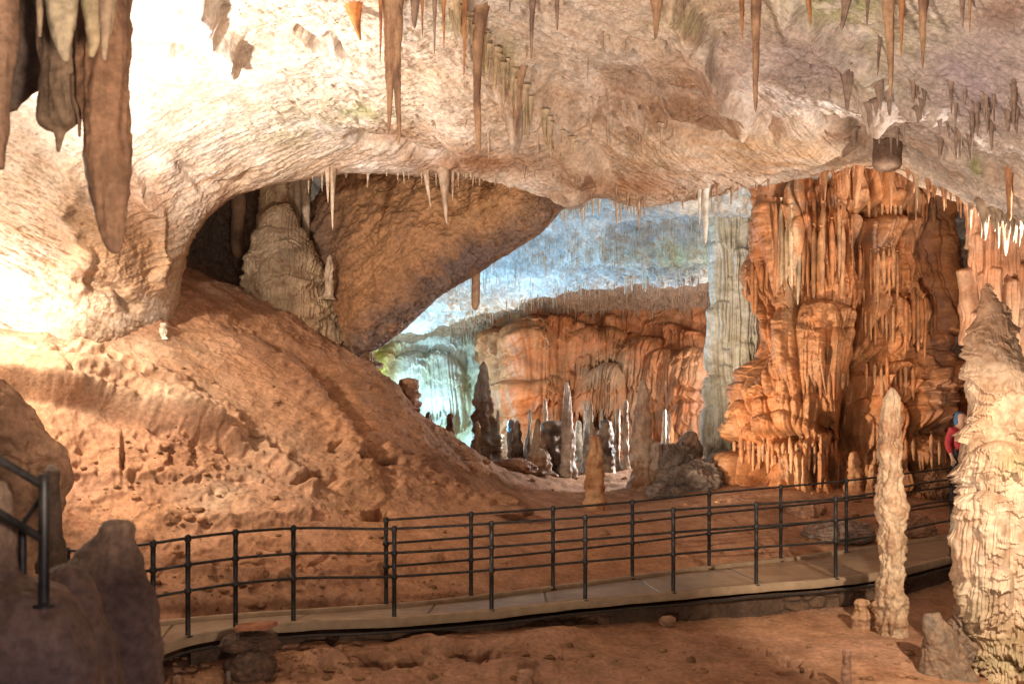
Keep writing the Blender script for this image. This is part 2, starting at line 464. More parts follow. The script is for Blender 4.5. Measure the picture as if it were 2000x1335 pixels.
col = lerp(col, GREEN, np.clip(gp * (0.75 + 1.6 * n2), 0, .9))
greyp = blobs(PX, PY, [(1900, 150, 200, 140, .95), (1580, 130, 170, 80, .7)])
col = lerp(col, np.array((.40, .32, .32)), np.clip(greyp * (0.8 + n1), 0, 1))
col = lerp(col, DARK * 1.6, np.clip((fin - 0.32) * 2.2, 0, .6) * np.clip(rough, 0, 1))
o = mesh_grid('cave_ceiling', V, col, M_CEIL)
tag(o, 'rough pale rock roof arching over the whole cave hall', kind='structure')

_cs = CEILV[::2, ::2]
_cx, _cy = project(_cs)
_cr = np.broadcast_to(rd[::2][:, None], _cx.shape)


def on_roof(px, py):
    d = (_cx - px) ** 2 + (_cy - py) ** 2 + np.where(_cr > 6.3, 1e6, 0)
    k = np.unravel_index(np.argmin(d), d.shape)
    return _cs[k].copy()


# ------------------------------------------------------------------ floor: one sheet from the foreground to the deep chamber
GP = np.array([
    (-600, 1500, 8.0), (300, 1470, 8.8), (1000, 1460, 9.0), (1700, 1460, 9.3), (2400, 1500, 9.3), (1000, 2200, 4.0), (-300, 2200, 4.0), (2300, 2200, 4.0),
    (560, 1268, 10.7), (760, 1262, 11.0), (1000, 1246, 11.5), (1300, 1230, 12.3), (1500, 1217, 12.8), (1740, 1237, 12.3), (1690, 1200, 13.2), (1850, 1200, 13.4),
    (2000, 1260, 12.2), (320, 1310, 10.0), (100, 1330, 9.6), (1000, 1330, 10.3), (1500, 1335, 10.5), (1900, 1335, 10.8),
    (320, 1222, 11.2), (500, 1207, 11.5), (650, 1199, 11.8), (754, 1190, 12.1), (920, 1174, 12.5), (1080, 1152, 13.2), (1235, 1133, 13.9), (1385, 1113, 14.5),
    (1525, 1098, 15.1), (1653, 1083, 15.6), (1800, 1066, 16.2), (1950, 1050, 16.8),
    (1080, 1100, 14.2), (1080, 1030, 15.8), (1160, 985, 18.5), (1000, 1090, 13.6), (1250, 1040, 16), (1400, 1020, 17), (1550, 985, 18), (1700, 990, 18),
    (1800, 1010, 17.5), (1440, 950, 19.5), (1850, 950, 20), (2000, 960, 20), (2200, 1000, 19), (2400, 1100, 15),
    (1300, 960, 20.5), (1050, 925, 22), (950, 902, 22.5), (1200, 930, 22.5), (1380, 900, 24), (1050, 892, 28), (1300, 890, 28), (850, 880, 25), (800, 870, 30),
    (1400, 885, 30), (700, 860, 32), (1100, 885, 36), (1800, 900, 28), (2300, 900, 26), (600, 840, 36),
    (420, 1130, 12.0), (560, 1130, 12.2), (700, 1130, 12.6), (850, 1110, 13.0), (300, 1130, 11.8),
    (300, 1000, 12.6), (500, 1000, 13.1), (650, 1000, 13.6), (800, 1010, 14.4), (950, 1010, 15.5), (1040, 1000, 16.5),
    (150, 930, 12.6), (300, 880, 13.2), (450, 880, 14.0), (600, 880, 14.8), (750, 890, 15.8), (870, 910, 16.8), (980, 950, 17.6),
    (100, 780, 13.0), (300, 760, 14.2), (450, 760, 15.0), (600, 780, 15.8), (700, 790, 16.6), (790, 825, 17.3), (50, 690, 13.4), (200, 680, 14.5),
    (350, 650, 15.6), (500, 660, 16.6), (620, 720, 17.0), (100, 640, 14.4), (280, 600, 15.2), (350, 548, 16.8), (450, 565, 19), (560, 610, 18.6), (660, 685, 18.0),
    (720, 708, 18.3), (770, 768, 18.2), (840, 838, 18.1), (920, 888, 18.3), (1000, 945, 18.4), (700, 800, 21), (780, 835, 21), (880, 880, 21.5), (640, 700, 20.5),
    (430, 555, 22), (430, 545, 25), (560, 620, 22), (-200, 640, 14.2), (-300, 900, 12), (-300, 1200, 11), (0, 1000, 11.8), (100, 1120, 11.3)], float)
GW = np.stack([(GP[:, 0] - CX) * GP[:, 2] / F, GP[:, 2], (HY - GP[:, 1]) * GP[:, 2] / F], -1)


def _tps(r2):
    return 0.5 * r2 * np.log(r2 + 1e-9)


_n = len(GW)
_A = np.zeros((_n + 3, _n + 3))
_r2 = ((GW[:, None, :2] - GW[None, :, :2]) ** 2).sum(-1)
_A[:_n, :_n] = _tps(_r2) + np.eye(_n) * 0.06
_A[:_n, _n] = 1
_A[:_n, _n + 1:] = GW[:, :2]
_A[_n:, :_n] = _A[:_n, _n:].T
_w = np.linalg.solve(_A, np.concatenate([GW[:, 2], np.zeros(3)]))


def ground_z(x, y):
    x, y = np.asarray(x, float), np.asarray(y, float)
    s = _w[_n] + _w[_n + 1] * x + _w[_n + 2] * y
    for k in range(_n):
        s = s + _w[k] * _tps((x - GW[k, 0]) ** 2 + (y - GW[k, 1]) ** 2)
    return s


def ground_hit(px, py, y0=8.0, y1=40.0):
    ys = np.linspace(y0, y1, 1500)
    zr = (HY - py) * ys / F
    zg = ground_z((px - CX) * ys / F, ys)
    k = np.argmax(zr <= zg)
    return P(px, py, ys[k])


gx = np.linspace(-800, 2700, 300)
gy = np.concatenate([np.linspace(4, 9, 20), np.linspace(9.1, 21, 260), np.linspace(21.2, 38, 60)])
GX = (gx[None, :] - CX) * gy[:, None] / F
GY = np.broadcast_to(gy[:, None], GX.shape)
GZ = ground_z(GX, GY)
qx = np.concatenate([np.linspace(-800, -30, int(120 * Q)), np.linspace(-28, 2030, int(1250 * Q)), np.linspace(2035, 2700, int(90 * Q))])
qy = np.concatenate([np.linspace(4, 9, int(40 * Q)), np.linspace(9.02, 19.5, int(800 * Q)), np.linspace(19.6, 38, int(160 * Q))])
tmp = np.stack([np.interp(qx, gx, GZ[i]) for i in range(len(gy))])
Zg = np.stack([np.interp(qy, gy, tmp[:, j]) for j in range(len(qx))], 1)
V = np.stack([(qx[None, :] - CX) * qy[:, None] / F, np.broadcast_to(qy[:, None], Zg.shape), Zg], -1)
Nn = grid_normals(V)
if Nn[len(qy) // 4, len(qx) // 2, 2] < 0: Nn = -Nn
PX, PY = project(V)
slope = sstep(1.0, -1.5, V[..., 0] - (V[..., 1] - 17.0) * .5) * sstep(-1.9, -1.2, V[..., 2])
front = sstep(13.0, 11.5, V[..., 1])
far = sstep(17, 21, V[..., 1])
n0 = fbm(V * 0.8, 3)
n1 = fbm(V * 1.7 + 7, 4, .45)
n2 = fbm(V * np.array([5.5, 5.5, 9]) + 3, 4, .6)
rr = fbm(V * np.array([1.5, 1.5, 3.5]) + 77, 4, .55, ridge=True)
flat_area = blobs(PX, PY, [(1180, 1085, 220, 60, 1), (560, 760, 160, 90, .6), (300, 700, 150, 60, .6), (620, 900, 90, 60, .5), (1300, 1290, 200, 50, .6)])
amp = (0.35 + 0.65 * slope) * (1 - .75 * flat_area) * sstep(8.5, 9.5, V[..., 1])
disp = amp * (0.16 * n0 + 0.09 * n1 + 0.018 * n2 + 0.10 * np.clip(rr - .15, 0, 1) * slope)
pit = blobs(PX, PY, [(360, 900, 170, 70, 1), (120, 900, 130, 80, .7), (560, 1110, 240, 50, .8), (350, 1080, 120, 70, .5), (700, 1240, 300, 60, .7), (300, 1300, 260, 60, .7), (600, 1300, 400, 40, .6)])
pn = fbm(V * np.array([4.2, 4.2, 6]) + 19, 2)
disp -= pit * 0.10 * sstep(0.02, 0.3, pn)
# broad rock shelf on the slope: a lit top and a pitted face below it
lx = np.array([-200, 0, 60, 200, 310, 420, 480, 520, 600])
top = np.interp(PX, lx, [640, 670, 682, 700, 740, 800, 850, 900, 900])
bot = np.interp(PX, lx, [760, 770, 775, 800, 830, 862, 880, 905, 900])
shelf = sstep(0, 1, np.clip((PY - top) / 70.0, 0, 1)) * sstep(14, -4, PY - bot) * sstep(530, 470, PX)
disp += 0.55 * shelf
wfx, wfy = PX + 16 * perlin(np.stack([PX / 22, PY / 12, PX * 0 + 1.7], -1)), PY + 7 * perlin(np.stack([PX / 20, PY / 10, PX * 0 + 9.7], -1))
for hx, hy, hrx, hry, hd in [(600, 945, 22, 7, .3), (735, 999, 20, 6, .35), (650, 880, 10, 6, .2), (625, 940, 40, 12, .15), (500, 860, 12, 6, .2), (560, 900, 10, 5, .15), (700, 900, 14, 8, .2), (230, 735, 30, 6, .2), (760, 905, 12, 6, .2), (1480, 1268, 26, 7, .22), (1545, 1288, 24, 6, .2), (1560, 1312, 30, 6, .2), (930, 1275, 50, 8, .2), (760, 1290, 70, 10, .2)]:
    disp -= hd * np.exp(-(((wfx - hx) / hrx) ** 2 + ((wfy - hy) / hry) ** 2) ** 2)
for poly, w, d in [([(150, 690), (330, 745), (430, 805), (520, 885), (610, 955)], 13, .16), ([(640, 760), (700, 850), (770, 950)], 14, -.10), ([(560, 700), (640, 800), (690, 900)], 18, .10), ([(300, 1000), (450, 1020), (600, 1010)], 12, .12),
                   ([(350, 1100), (500, 1130), (700, 1125), (850, 1100)], 14, .14), ([(120, 770), (250, 800), (330, 850)], 10, -.10), ([(760, 880), (900, 960), (1000, 990)], 12, .10), ([(460, 640), (560, 690), (660, 760)], 14, -.08), ([(60, 690), (200, 700), (300, 730)], 8, .10)]:
    disp += d * stroke(wfx, wfy, poly, w)
disp += .18 * blobs(PX, PY, [(1090, 1250, 90, 14, 1), (860, 1255, 80, 10, .6), (640, 1290, 80, 12, .7), (1000, 1300, 70, 10, .6)])
crumb = fbm(V * np.array([9, 9, 11]) + 61, 2)
disp += .035 * np.clip(crumb - .18, 0, 1) * amp
# second shelf edge low on the slope (the base above the path) and slot in the rock
low = blobs(PX, PY, [(250, 925, 90, 8, 1)])
disp += 0.10 * low
slot = blobs(PX, PY, [(240, 888, 5, 32, 1), (195, 880, 46, 26, .35)])
disp -= 0.25 * slot
# overhang shadow line where the slope meets the path
disp -= 0.18 * blobs(PX, PY, [(420, 1190, 120, 14, 1), (600, 1180, 150, 10, .7), (880, 1165, 90, 8, .5)])
# gullies down the slope and a ridge from the stubby stalagmite
rid_x = np.interp(PY, [560, 650, 760, 900, 1000], [380, 440, 560, 720, 800])
disp += 0.12 * np.exp(-((PX - rid_x) / 60) ** 2) * sstep(540, 620, PY) * sstep(1000, 900, PY) * slope
V = V + Nn * disp[..., None]
# keep the floor below the walkway
GV = V
PX, PY = project(V)
m1 = fbm(V * 0.7 + 40, 4)
m2 = fbm(V * 2.6 + 11, 4)
col = lerp(CLAY, np.array((.46, .25, .13)), np.clip(0.3 + 1.1 * m1, 0, 1))
col = lerp(col, np.array((.30, .145, .08)), np.clip(0.15 + 1.4 * m2, 0, .8))
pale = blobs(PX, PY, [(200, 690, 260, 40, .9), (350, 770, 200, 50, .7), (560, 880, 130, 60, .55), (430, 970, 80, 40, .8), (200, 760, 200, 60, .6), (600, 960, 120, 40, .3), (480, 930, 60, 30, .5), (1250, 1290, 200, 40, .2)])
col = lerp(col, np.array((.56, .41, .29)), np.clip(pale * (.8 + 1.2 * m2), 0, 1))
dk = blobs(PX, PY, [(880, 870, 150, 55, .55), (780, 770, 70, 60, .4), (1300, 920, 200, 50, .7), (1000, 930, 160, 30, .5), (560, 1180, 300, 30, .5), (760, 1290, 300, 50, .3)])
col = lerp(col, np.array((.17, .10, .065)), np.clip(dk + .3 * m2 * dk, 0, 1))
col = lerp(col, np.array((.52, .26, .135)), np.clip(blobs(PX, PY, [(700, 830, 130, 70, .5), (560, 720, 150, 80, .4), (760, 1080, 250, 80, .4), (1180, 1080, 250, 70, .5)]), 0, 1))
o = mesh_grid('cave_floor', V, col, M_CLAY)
tag(o, 'sandy red brown cave floor rising to a slope', kind='structure')
_gs = GV[::2, ::2]
_gx2, _gy2 = project(_gs)


def floor_at(px, py):
    """nearest visible floor point of a photo position"""
    d = (_gx2 - px) ** 2 + (_gy2 - py) ** 2
    m = d < max(d.min() * 1.5, 9)
    Yv = np.where(m, _gs[..., 1], 1e9)
    k = np.unravel_index(np.argmin(Yv), d.shape)
    return _gs[k].copy()


# ------------------------------------------------------------------ flowstone relief
def flow(PX, PY, cans, seed=0, flute=14.0, gro=.10):
    """depth of overlapping dripstone canopies: (xc, ytop, halfwidth, ybottom, depth, jag)"""
    z = np.zeros_like(PX)
    warp = 7 * perlin(np.stack([PX / 55, PY / 130, z + seed], -1)) + 2.5 * perlin(np.stack([PX / 17, PY / 60, z + seed + 9], -1))
    X = PX + warp
    fl = np.clip(np.abs(perlin(np.stack([X / flute, PY / 420, z + seed + 3.3], -1))) * 2.6, 0, 1) ** .6
    fl2 = np.clip(np.abs(perlin(np.stack([X / (flute * .5), PY / 300, z + seed + 7.7], -1))) * 2.6, 0, 1) ** .6
    flt = 0.62 * fl + 0.38 * fl2
    jn = perlin(np.stack([X / (flute * .8), z + seed, z + 4.4], -1)) + .6 * perlin(np.stack([X / (flute * .35), z + seed, z + 8.4], -1))
    D = np.zeros_like(PX)
    for xc, yt, w, yb, dep, jag in cans:
        x0, x1 = xc - w - 12, xc + w + 12
        m = (PX > x0) & (PX < x1) & (PY > yt - 3) & (PY < yb + jag * 1.6 + 6)
        if not m.any():
            continue
        x = np.clip((X[m] - xc) / w, -1, 1)
        py = PY[m]
        h = max(min(.8 * w, .7 * (yb - yt)), 4)
        yte = yt + .55 * w * x ** 2
        t = np.clip((py - yte) / h, 0, 1)
        rise = np.sqrt(np.clip(1 - (1 - t) ** 2, 0, 1))
        ybe = yb + jag * jn[m] * 1.4
        cut = 1 - sstep(ybe - 2.5, ybe + 2.5, py)
        lat = np.sqrt(np.clip(1 - x ** 4, 0, 1))
        soft = .8 if (xc * 7.31 + yt * 3.17) % 1 < .62 and jag > 6 else .1
        d = rise * lat * cut * (1 - soft * np.clip((py - yte) / max(yb - yt, 1), 0, 1) ** 1.3) * (dep - gro * (1 - flt[m]) * np.clip(t * 1.4 - .2, 0, 1))
        D[m] = np.maximum(D[m], d)
    return D, flt


def ledges(PX, PY, pitch, dep, jag, seed=0, flute=9.0):
    """wavy overhanging lips with dripping hems, one below the other"""
    z = np.zeros_like(PX)
    jn = perlin(np.stack([PX / (flute * .8), z + seed, PY / 90], -1)) + .7 * perlin(np.stack([PX / (flute * .35), z + seed, PY / 70 + 4.4], -1))
    w = PY + .65 * pitch * perlin(np.stack([PX / (pitch * 1.6), PY / (pitch * 2.2), z + seed], -1)) * 2 - jag * jn + 8 * perlin(np.stack([PX / 90, z, z + seed + 2], -1))
    ph = w / pitch
    c = np.floor(ph)
    f = ph - c
    amp = np.clip(.38 + 1.9 * perlin(np.stack([PX / (pitch * 1.5) + c * 7.31, c * 3.17 + seed, z], -1)), 0.05, 1.3)
    return dep * amp * f ** 1.25 * (1 - sstep(.84, .97, f))


def tiers(x0, x1, y0, y1, dx, dy, dep, jag, rng, ratio=1.25):
    out = []
    y = y0
    k = 0
    while y < y1:
        x = x0 + (k % 2) * dx * .5
        while x < x1:
            w = dx * rng.uniform(.45, .85)
            hh = dy * rng.uniform(.8, 1.5) * ratio
            yy = y + rng.uniform(-.35, .35) * dy
            out.append((x + rng.uniform(-.3, .3) * dx, yy, w, yy + hh, dep * rng.uniform(.55, 1.2), jag))
            x += dx
        y += dy
        k += 1
    return out


def column(name, prof, Yc, nu, nv, ratio, dispf, tintf, mat, front=.72, ease=pchip, closed=True):
    """upright body from a photo outline [(py, x_left, x_right)], elliptical in plan, all the way round"""
    prof = np.array(prof, float)
    q = np.linspace(prof[0, 0], prof[-1, 0], nv)
    lr = ease(prof[:, 0], prof[:, 1:], q)
    nf = int(nu * front)
    ph = np.concatenate([np.linspace(-math.pi / 2, math.pi / 2, nf, endpoint=False), np.linspace(math.pi / 2, 1.5 * math.pi, nu - nf, endpoint=False)])
    s = Yc / F
    c = ((lr[:, 0] + lr[:, 1]) / 2 - CX) * s
    a = np.maximum((lr[:, 1] - lr[:, 0]) / 2 * s, 1e-3)
    amax = a.max()
    b = np.minimum(a, amax) * ratio
    z = (HY - q) * s
    Vv = np.stack([c[:, None] + a[:, None] * np.sin(ph), Yc - b[:, None] * np.cos(ph), np.broadcast_to(z[:, None], (nv, nu))], -1)
    n = grid_normals(Vv, wrap=True)
    out = Vv - np.stack([c, np.full_like(c, Yc), z], -1)[:, None, :]
    if (n * out).sum(-1).mean() < 0: n = -n
    PXc, PYc = project(Vv)
    d = dispf(Vv, n, PXc, PYc, np.broadcast_to(ph, PXc.shape))
    Vv = Vv + n * d[..., None]
    if closed:
        for r in (0, -1):
            Vv[r] = Vv[r].mean(0)
    PXc, PYc = project(Vv)
    col = tintf(Vv, PXc, PYc, d)
    o = mesh_grid(name, Vv, col, mat, wrap=True)
    return o, Vv


rng = random.Random(4)

# the great column ---------------------------------------------------
CAN_F = [
    (1562, 352, 82, 600, .42, 20), (1545, 400, 22, 605, .58, 12), (1520, 380, 24, 590, .50, 18), (1600, 420, 36, 585, .55, 22), (1632, 400, 26, 560, .46, 18),
    (1482, 395, 28, 505, .35, 12), (1480, 485, 36, 650, .48, 22), (1478, 590, 28, 640, .55, 14),
    (1712, 345, 44, 450, .30, 12), (1716, 448, 50, 585, .50, 22), (1700, 505, 34, 575, .58, 14), (1716, 570, 44, 668, .50, 20), (1700, 468, 30, 540, .40, 14),
    (1790, 352, 40, 560, .42, 14), (1790, 545, 46, 700, .46, 18), (1765, 560, 22, 700, .44, 16), (1815, 560, 22, 690, .40, 16),
    (1590, 590, 84, 720, .55, 10), (1545, 620, 60, 740, .60, 12), (1620, 640, 60, 780, .62, 14), (1560, 700, 80, 800, .66, 14), (1600, 760, 56, 860, .72, 20), (1640, 690, 44, 800, .58, 14),
    (1470, 690, 46, 790, .42, 14), (1480, 770, 52, 870, .52, 18), (1540, 800, 70, 882, .78, 18), (1590, 820, 40, 880, .70, 20),
    (1450, 810, 40, 930, .55, 24), (1480, 840, 34, 945, .48, 20), (1430, 850, 24, 945, .45, 14),
    (1720, 660, 60, 740, .44, 22), (1765, 690, 60, 790, .46, 16), (1815, 700, 44, 800, .48, 16), (1740, 640, 70, 700, .40, 16),
    (1760, 790, 56, 880, .50, 22), (1815, 790, 44, 880, .55, 18), (1845, 800, 30, 890, .50, 12), (1790, 860, 50, 930, .45, 16), (1835, 880, 40, 945, .46, 12), (1700, 800, 30, 930, .44, 16),
    (1560, 880, 30, 975, .52, 8), (1525, 900, 22, 975, .42, 8), (1605, 890, 18, 975, .36, 8), (1640, 880, 24, 975, .40, 8), (1470, 920, 30, 975, .36, 8), (1740, 900, 24, 975, .40, 8),
]
CAN_F = [(a, b_, w, y, d * (1.25 if a > 1510 else .85), j * 1.7) for a, b_, w, y, d, j in CAN_F]
CAN_F += tiers(1470, 1680, 600, 800, 40, 44, .62, 14, rng, 1.7)
CAN_F += tiers(1430, 1560, 740, 900, 26, 44, .50, 18, rng, 1.6)
CAN_F += tiers(1700, 1870, 700, 930, 34, 34, .70, 9, rng, 1.2)
CAN_F += tiers(1460, 1850, 300, 520, 34, 90, .55, 26, rng, 1.9)
CAN_F += tiers(1420, 1880, 880, 990, 30, 50, .40, 12, rng, 1.5)


def dF(Vv, n, px, py, ph):
    D, fl = flow(px, py, CAN_F, 3, 17, .19)
    xw = px + 14 * perlin(np.stack([px / 60, py / 110, px * 0 + 2.0], -1))
    f1 = np.clip(np.abs(perlin(np.stack([xw / 62, py / 420, px * 0 + 1.1], -1))) * 2.2, 0, 1) ** .55
    f2 = np.clip(np.abs(perlin(np.stack([xw / 27, py / 300, px * 0 + 5.1], -1))) * 2.4, 0, 1) ** .55
    D = D * .75 + .55 * f1 + .26 * f2 - .25
    D += .05 * fl + .14 * fbm(Vv * 1.1, 3) + .045 * fbm(Vv * 5, 3)
    D += .012 * fbm(Vv * np.array([4, 4, 11.]) + 4, 3, ridge=True) + .02 * fbm(Vv * 9, 2)
    hole = blobs(px, py, [(1672, 810, 38, 115, 1.25), (1612, 700, 8, 60, .5), (1690, 715, 46, 26, .9), (1672, 640, 14, 60, .7), (1500, 680, 14, 60, .9), (1640, 470, 8, 80, .5), (1760, 520, 10, 60, .5), (1780, 850, 20, 14, .7), (1735, 750, 14, 40, .7), (1560, 855, 40, 10, .5), (1480, 875, 20, 12, .6), (1690, 420, 60, 14, .6), (1700, 900, 20, 50, .7), (1612, 830, 18, 22, .8), (1505, 690, 10, 50, .8), (1665, 480, 12, 110, .6), (1680, 900, 18, 60, .7), (1500, 915, 12, 34, .6), (1588, 925, 10, 30, .6), (1622, 920, 9, 34, .6), (1450, 930, 9, 26, .5), (1720, 930, 9, 26, .6), (1755, 925, 10, 24, .5), (1745, 690, 12, 36, .5), (1800, 950, 20, 12, .5), (1725, 780, 10, 50, .5), (1530, 560, 5, 60, .4)])
    lm = blobs(px, py, [(1590, 720, 90, 130, 1), (1480, 800, 60, 90, .9), (1800, 800, 70, 120, .8), (1700, 430, 40, 40, .5)])
    return D - 1.15 * hole + lm * (ledges(px, py, 30, .10, 10, 5, 10) + ledges(px, py, 14, .045, 5, 6, 7))


def tF(Vv, px, py, d):
    a, b = fbm(Vv * 1.1 + 3, 3), fbm(Vv * 3.2 + 8, 3)
    c = lerp(np.array((.44, .175, .065)), np.array((.46, .25, .12)), np.clip(.2 + 1.2 * a, 0, 1))
    c = lerp(c, RUST * .6, np.clip(.2 + 1.5 * b, 0, .85))
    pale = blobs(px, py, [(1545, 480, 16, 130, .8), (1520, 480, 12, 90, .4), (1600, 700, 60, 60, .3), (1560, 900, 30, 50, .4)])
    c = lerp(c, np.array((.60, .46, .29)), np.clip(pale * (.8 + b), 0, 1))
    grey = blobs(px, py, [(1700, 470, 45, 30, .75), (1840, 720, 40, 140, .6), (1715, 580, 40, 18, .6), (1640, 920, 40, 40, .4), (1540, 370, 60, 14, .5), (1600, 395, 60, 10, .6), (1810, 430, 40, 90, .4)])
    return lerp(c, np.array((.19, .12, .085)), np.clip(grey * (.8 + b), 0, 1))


root = empty('flowstone_column', P(1640, 955, 19.6))
tag(root, 'massive orange flowstone column of fluted curtains reaching from floor to roof', 'flowstone')
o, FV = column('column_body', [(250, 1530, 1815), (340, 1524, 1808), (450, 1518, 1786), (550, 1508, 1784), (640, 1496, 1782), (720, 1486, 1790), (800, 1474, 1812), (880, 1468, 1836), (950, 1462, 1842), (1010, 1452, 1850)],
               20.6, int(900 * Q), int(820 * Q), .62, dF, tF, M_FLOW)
parent_keep(o, root)
FRX, FRY = project(FV)


def on_column(px, py):
    d = (FRX - px) ** 2 + (FRY - py) ** 2
    m = d < max(d.min() * 2, 16)
    return float(np.where(m, FV[..., 1], 1e9).min())


COL_ROOT, HANG = root, []
rgc = random.Random(15)
for x0, x1, n, t0, t1, b0, b1, w0, w1 in [(1505, 1652, 13, 385, 440, 540, 612, 11, 19), (1676, 1756, 9, 475, 505, 560, 598, 8, 12), (1680, 1752, 9, 590, 612, 645, 678, 6, 10), (1768, 1832, 7, 550, 585, 670, 706, 10, 16),
                                          (1690, 1830, 11, 360, 385, 420, 452, 8, 13), (1432, 1512, 9, 830, 860, 890, 945, 9, 15), (1512, 1640, 12, 845, 870, 880, 925, 8, 14), (1700, 1850, 12, 840, 880, 900, 940, 8, 13),
                                          (1560, 1660, 8, 690, 730, 750, 790, 8, 12), (1455, 1500, 5, 500, 520, 570, 640, 9, 14), (1690, 1790, 8, 690, 715, 745, 800, 8, 12)]:
    for k in range(n):
        HANG.append((x0 + (x1 - x0) * (k + rgc.uniform(.1, .9)) / n, rgc.uniform(t0, t1), rgc.uniform(b0, b1), rgc.uniform(w0, w1)))

# slender pale pillar beside it ---------------------------------------
CAN_E = tiers(1390, 1480, 360, 900, 26, 60, .20, 22, rng, 1.7) + [(1432, 740, 40, 870, .24, 6), (1430, 560, 44, 660, .18, 10), (1430, 830, 34, 890, .22, 6)]


def dE(Vv, n, px, py, ph):
    D, fl = flow(px, py, CAN_E, 8, 9)
    return D + .05 * fl + .11 * fbm(Vv * 1.3, 3) + .03 * fbm(Vv * 6, 2)


def tE(Vv, px, py, d):
    a = fbm(Vv * 1.6 + 3, 3)
    c = lerp(np.array((.50, .46, .35)), np.array((.62, .60, .53)), np.clip(.5 + 1.3 * a, 0, 1))
    return lerp(c, np.array((.30, .24, .14)), np.clip(.1 + fbm(Vv * 4, 2), 0, .6))


root = empty('calcite_pillar', P(1430, 905, 22.8))
tag(root, 'slender pale greenish pillar between the orange column and the deep chamber', 'pillar')
o, _ = column('pillar_shaft', [(330, 1398, 1472), (400, 1396, 1474), (480, 1402, 1464), (560, 1402, 1466), (640, 1400, 1468), (735, 1396, 1462), (745, 1390, 1452), (870, 1386, 1446), (930, 1384, 1450)],
              22.8, int(260 * Q), int(520 * Q), .8, dE, tE, M_FLOW)
parent_keep(o, root)
o, _ = column('pillar_foot', [(868, 1400, 1430), (885, 1384, 1470), (920, 1368, 1490), (960, 1350, 1500)], 22.6, 120, 60, .8,
              lambda Vv, n, px, py, ph: .12 * fbm(Vv * 2, 3), lambda Vv, px, py, d: lerp(np.array((.30, .28, .21)), np.array((.42, .40, .33)), np.clip(.5 + fbm(Vv * 2, 2), 0, 1)), M_FLOW)
parent_keep(o, root)

# great pale column at the edge ----------------------------------------
rng = random.Random(9)
CAN_G = [(1930, 955, 44, 1220, .22, 26), (1915, 990, 26, 1130, .24, 8), (1955, 1100, 26, 1255, .26, 16), (1925, 890, 40, 965, .20, 14), (1950, 860, 60, 930, .2, 14)]
CAN_G += tiers(1900, 2160, 1235, 1400, 44, 60, .18, 20, rng, 1.3)


def dG(Vv, n, px, py, ph):
    D, fl = flow(px, py, CAN_G, 21, 10, .05)
    sm = blobs(px, py, [(1916, 1070, 32, 110, 1), (1936, 1180, 28, 60, 1)])
    return D + (1 - sm) * (.40 + .45 * sstep(640, 1020, py)) * (ledges(px, py, 34, .17, 9, 3) + ledges(px + 9, py * 1.05, 16, .07, 5, 8)) + .03 * fl * sm + .17 * fbm(Vv * 1.7, 4) + .018 * fbm(Vv * 8, 3)


def tG(Vv, px, py, d):
    a, b = fbm(Vv * 1.5 + 3, 3), fbm(Vv * 5 + 3, 3)
    c = lerp(np.array((.54, .36, .23)), np.array((.66, .52, .38)), np.clip(.4 + 1.3 * a, 0, 1))
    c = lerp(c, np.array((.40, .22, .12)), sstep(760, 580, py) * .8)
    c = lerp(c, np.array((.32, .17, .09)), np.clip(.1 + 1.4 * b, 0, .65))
    g = blobs(px, py, [(1960, 1290, 60, 60, .6), (1990, 910, 40, 30, .5), (1900, 1200, 40, 60, .4)])
    return lerp(c, np.array((.40, .38, .20)), np.clip(g * (.8 + b), 0, 1))


root = empty('flowstone_mound', P(2000, 1350, 10.8))
tag(root, 'tall pale column of scaly drip tiers lit from the side beside the walkway end', 'flowstone')
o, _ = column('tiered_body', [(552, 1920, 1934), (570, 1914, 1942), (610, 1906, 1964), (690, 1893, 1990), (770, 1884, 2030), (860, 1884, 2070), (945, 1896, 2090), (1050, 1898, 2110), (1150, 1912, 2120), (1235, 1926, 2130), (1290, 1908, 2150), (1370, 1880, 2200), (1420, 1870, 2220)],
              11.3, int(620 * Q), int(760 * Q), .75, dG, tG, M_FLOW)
parent_keep(o, root)

# orange drapery column behind it, from the roof to the floor
rng = random.Random(19)
CAN_H = tiers(1860, 2060, 360, 950, 22, 80, .32, 22, rng, 1.8)
root = empty('drapery_column', P(1940, 960, 17.6))
tag(root, 'orange pink drapery column rising to the roof behind the pale tiered column', 'flowstone')
o, _ = column('column_body', [(330, 1888, 2060), (420, 1900, 2050), (500, 1904, 2030), (600, 1904, 2010), (700, 1904, 2000), (800, 1898, 1996), (900, 1892, 2000), (1000, 1886, 2010)], 17.8, int(300 * Q), int(420 * Q), .6,
              lambda Vv, n, px, py, ph: flow(px, py, CAN_H, 61, 10, .08)[0] + .04 * flow(px, py, [], 62, 10)[1] + .15 * fbm(Vv * 1.2, 3) - .1,
              lambda Vv, px, py, d: lerp(lerp(np.array((.50, .24, .13)), np.array((.56, .38, .26)), np.clip(.4 + 1.4 * fbm(Vv * 1.4, 3), 0, 1)), np.array((.20, .11, .07)), np.clip(.05 + 1.2 * fbm(Vv * 3.5, 3), 0, .7)), M_FLOW)
parent_keep(o, root)

# smaller knobbly cone in front of it
def dK(Vv, n, px, py, ph):
    return .10 * fbm(Vv * 4, 3) + .05 * fbm(Vv * np.array([8, 8, 12.]), 3, ridge=True)


def tK(Vv, px, py, d):
    a = fbm(Vv * 5 + 3, 3)
    w = sstep(1140, 1040, py)
    c = lerp(np.array((.27, .18, .12)), np.array((.40, .35, .26)), np.clip(w + .8 * a, 0, 1))
    return lerp(c, DARK, np.clip(.1 + 1.2 * a, 0, .6))


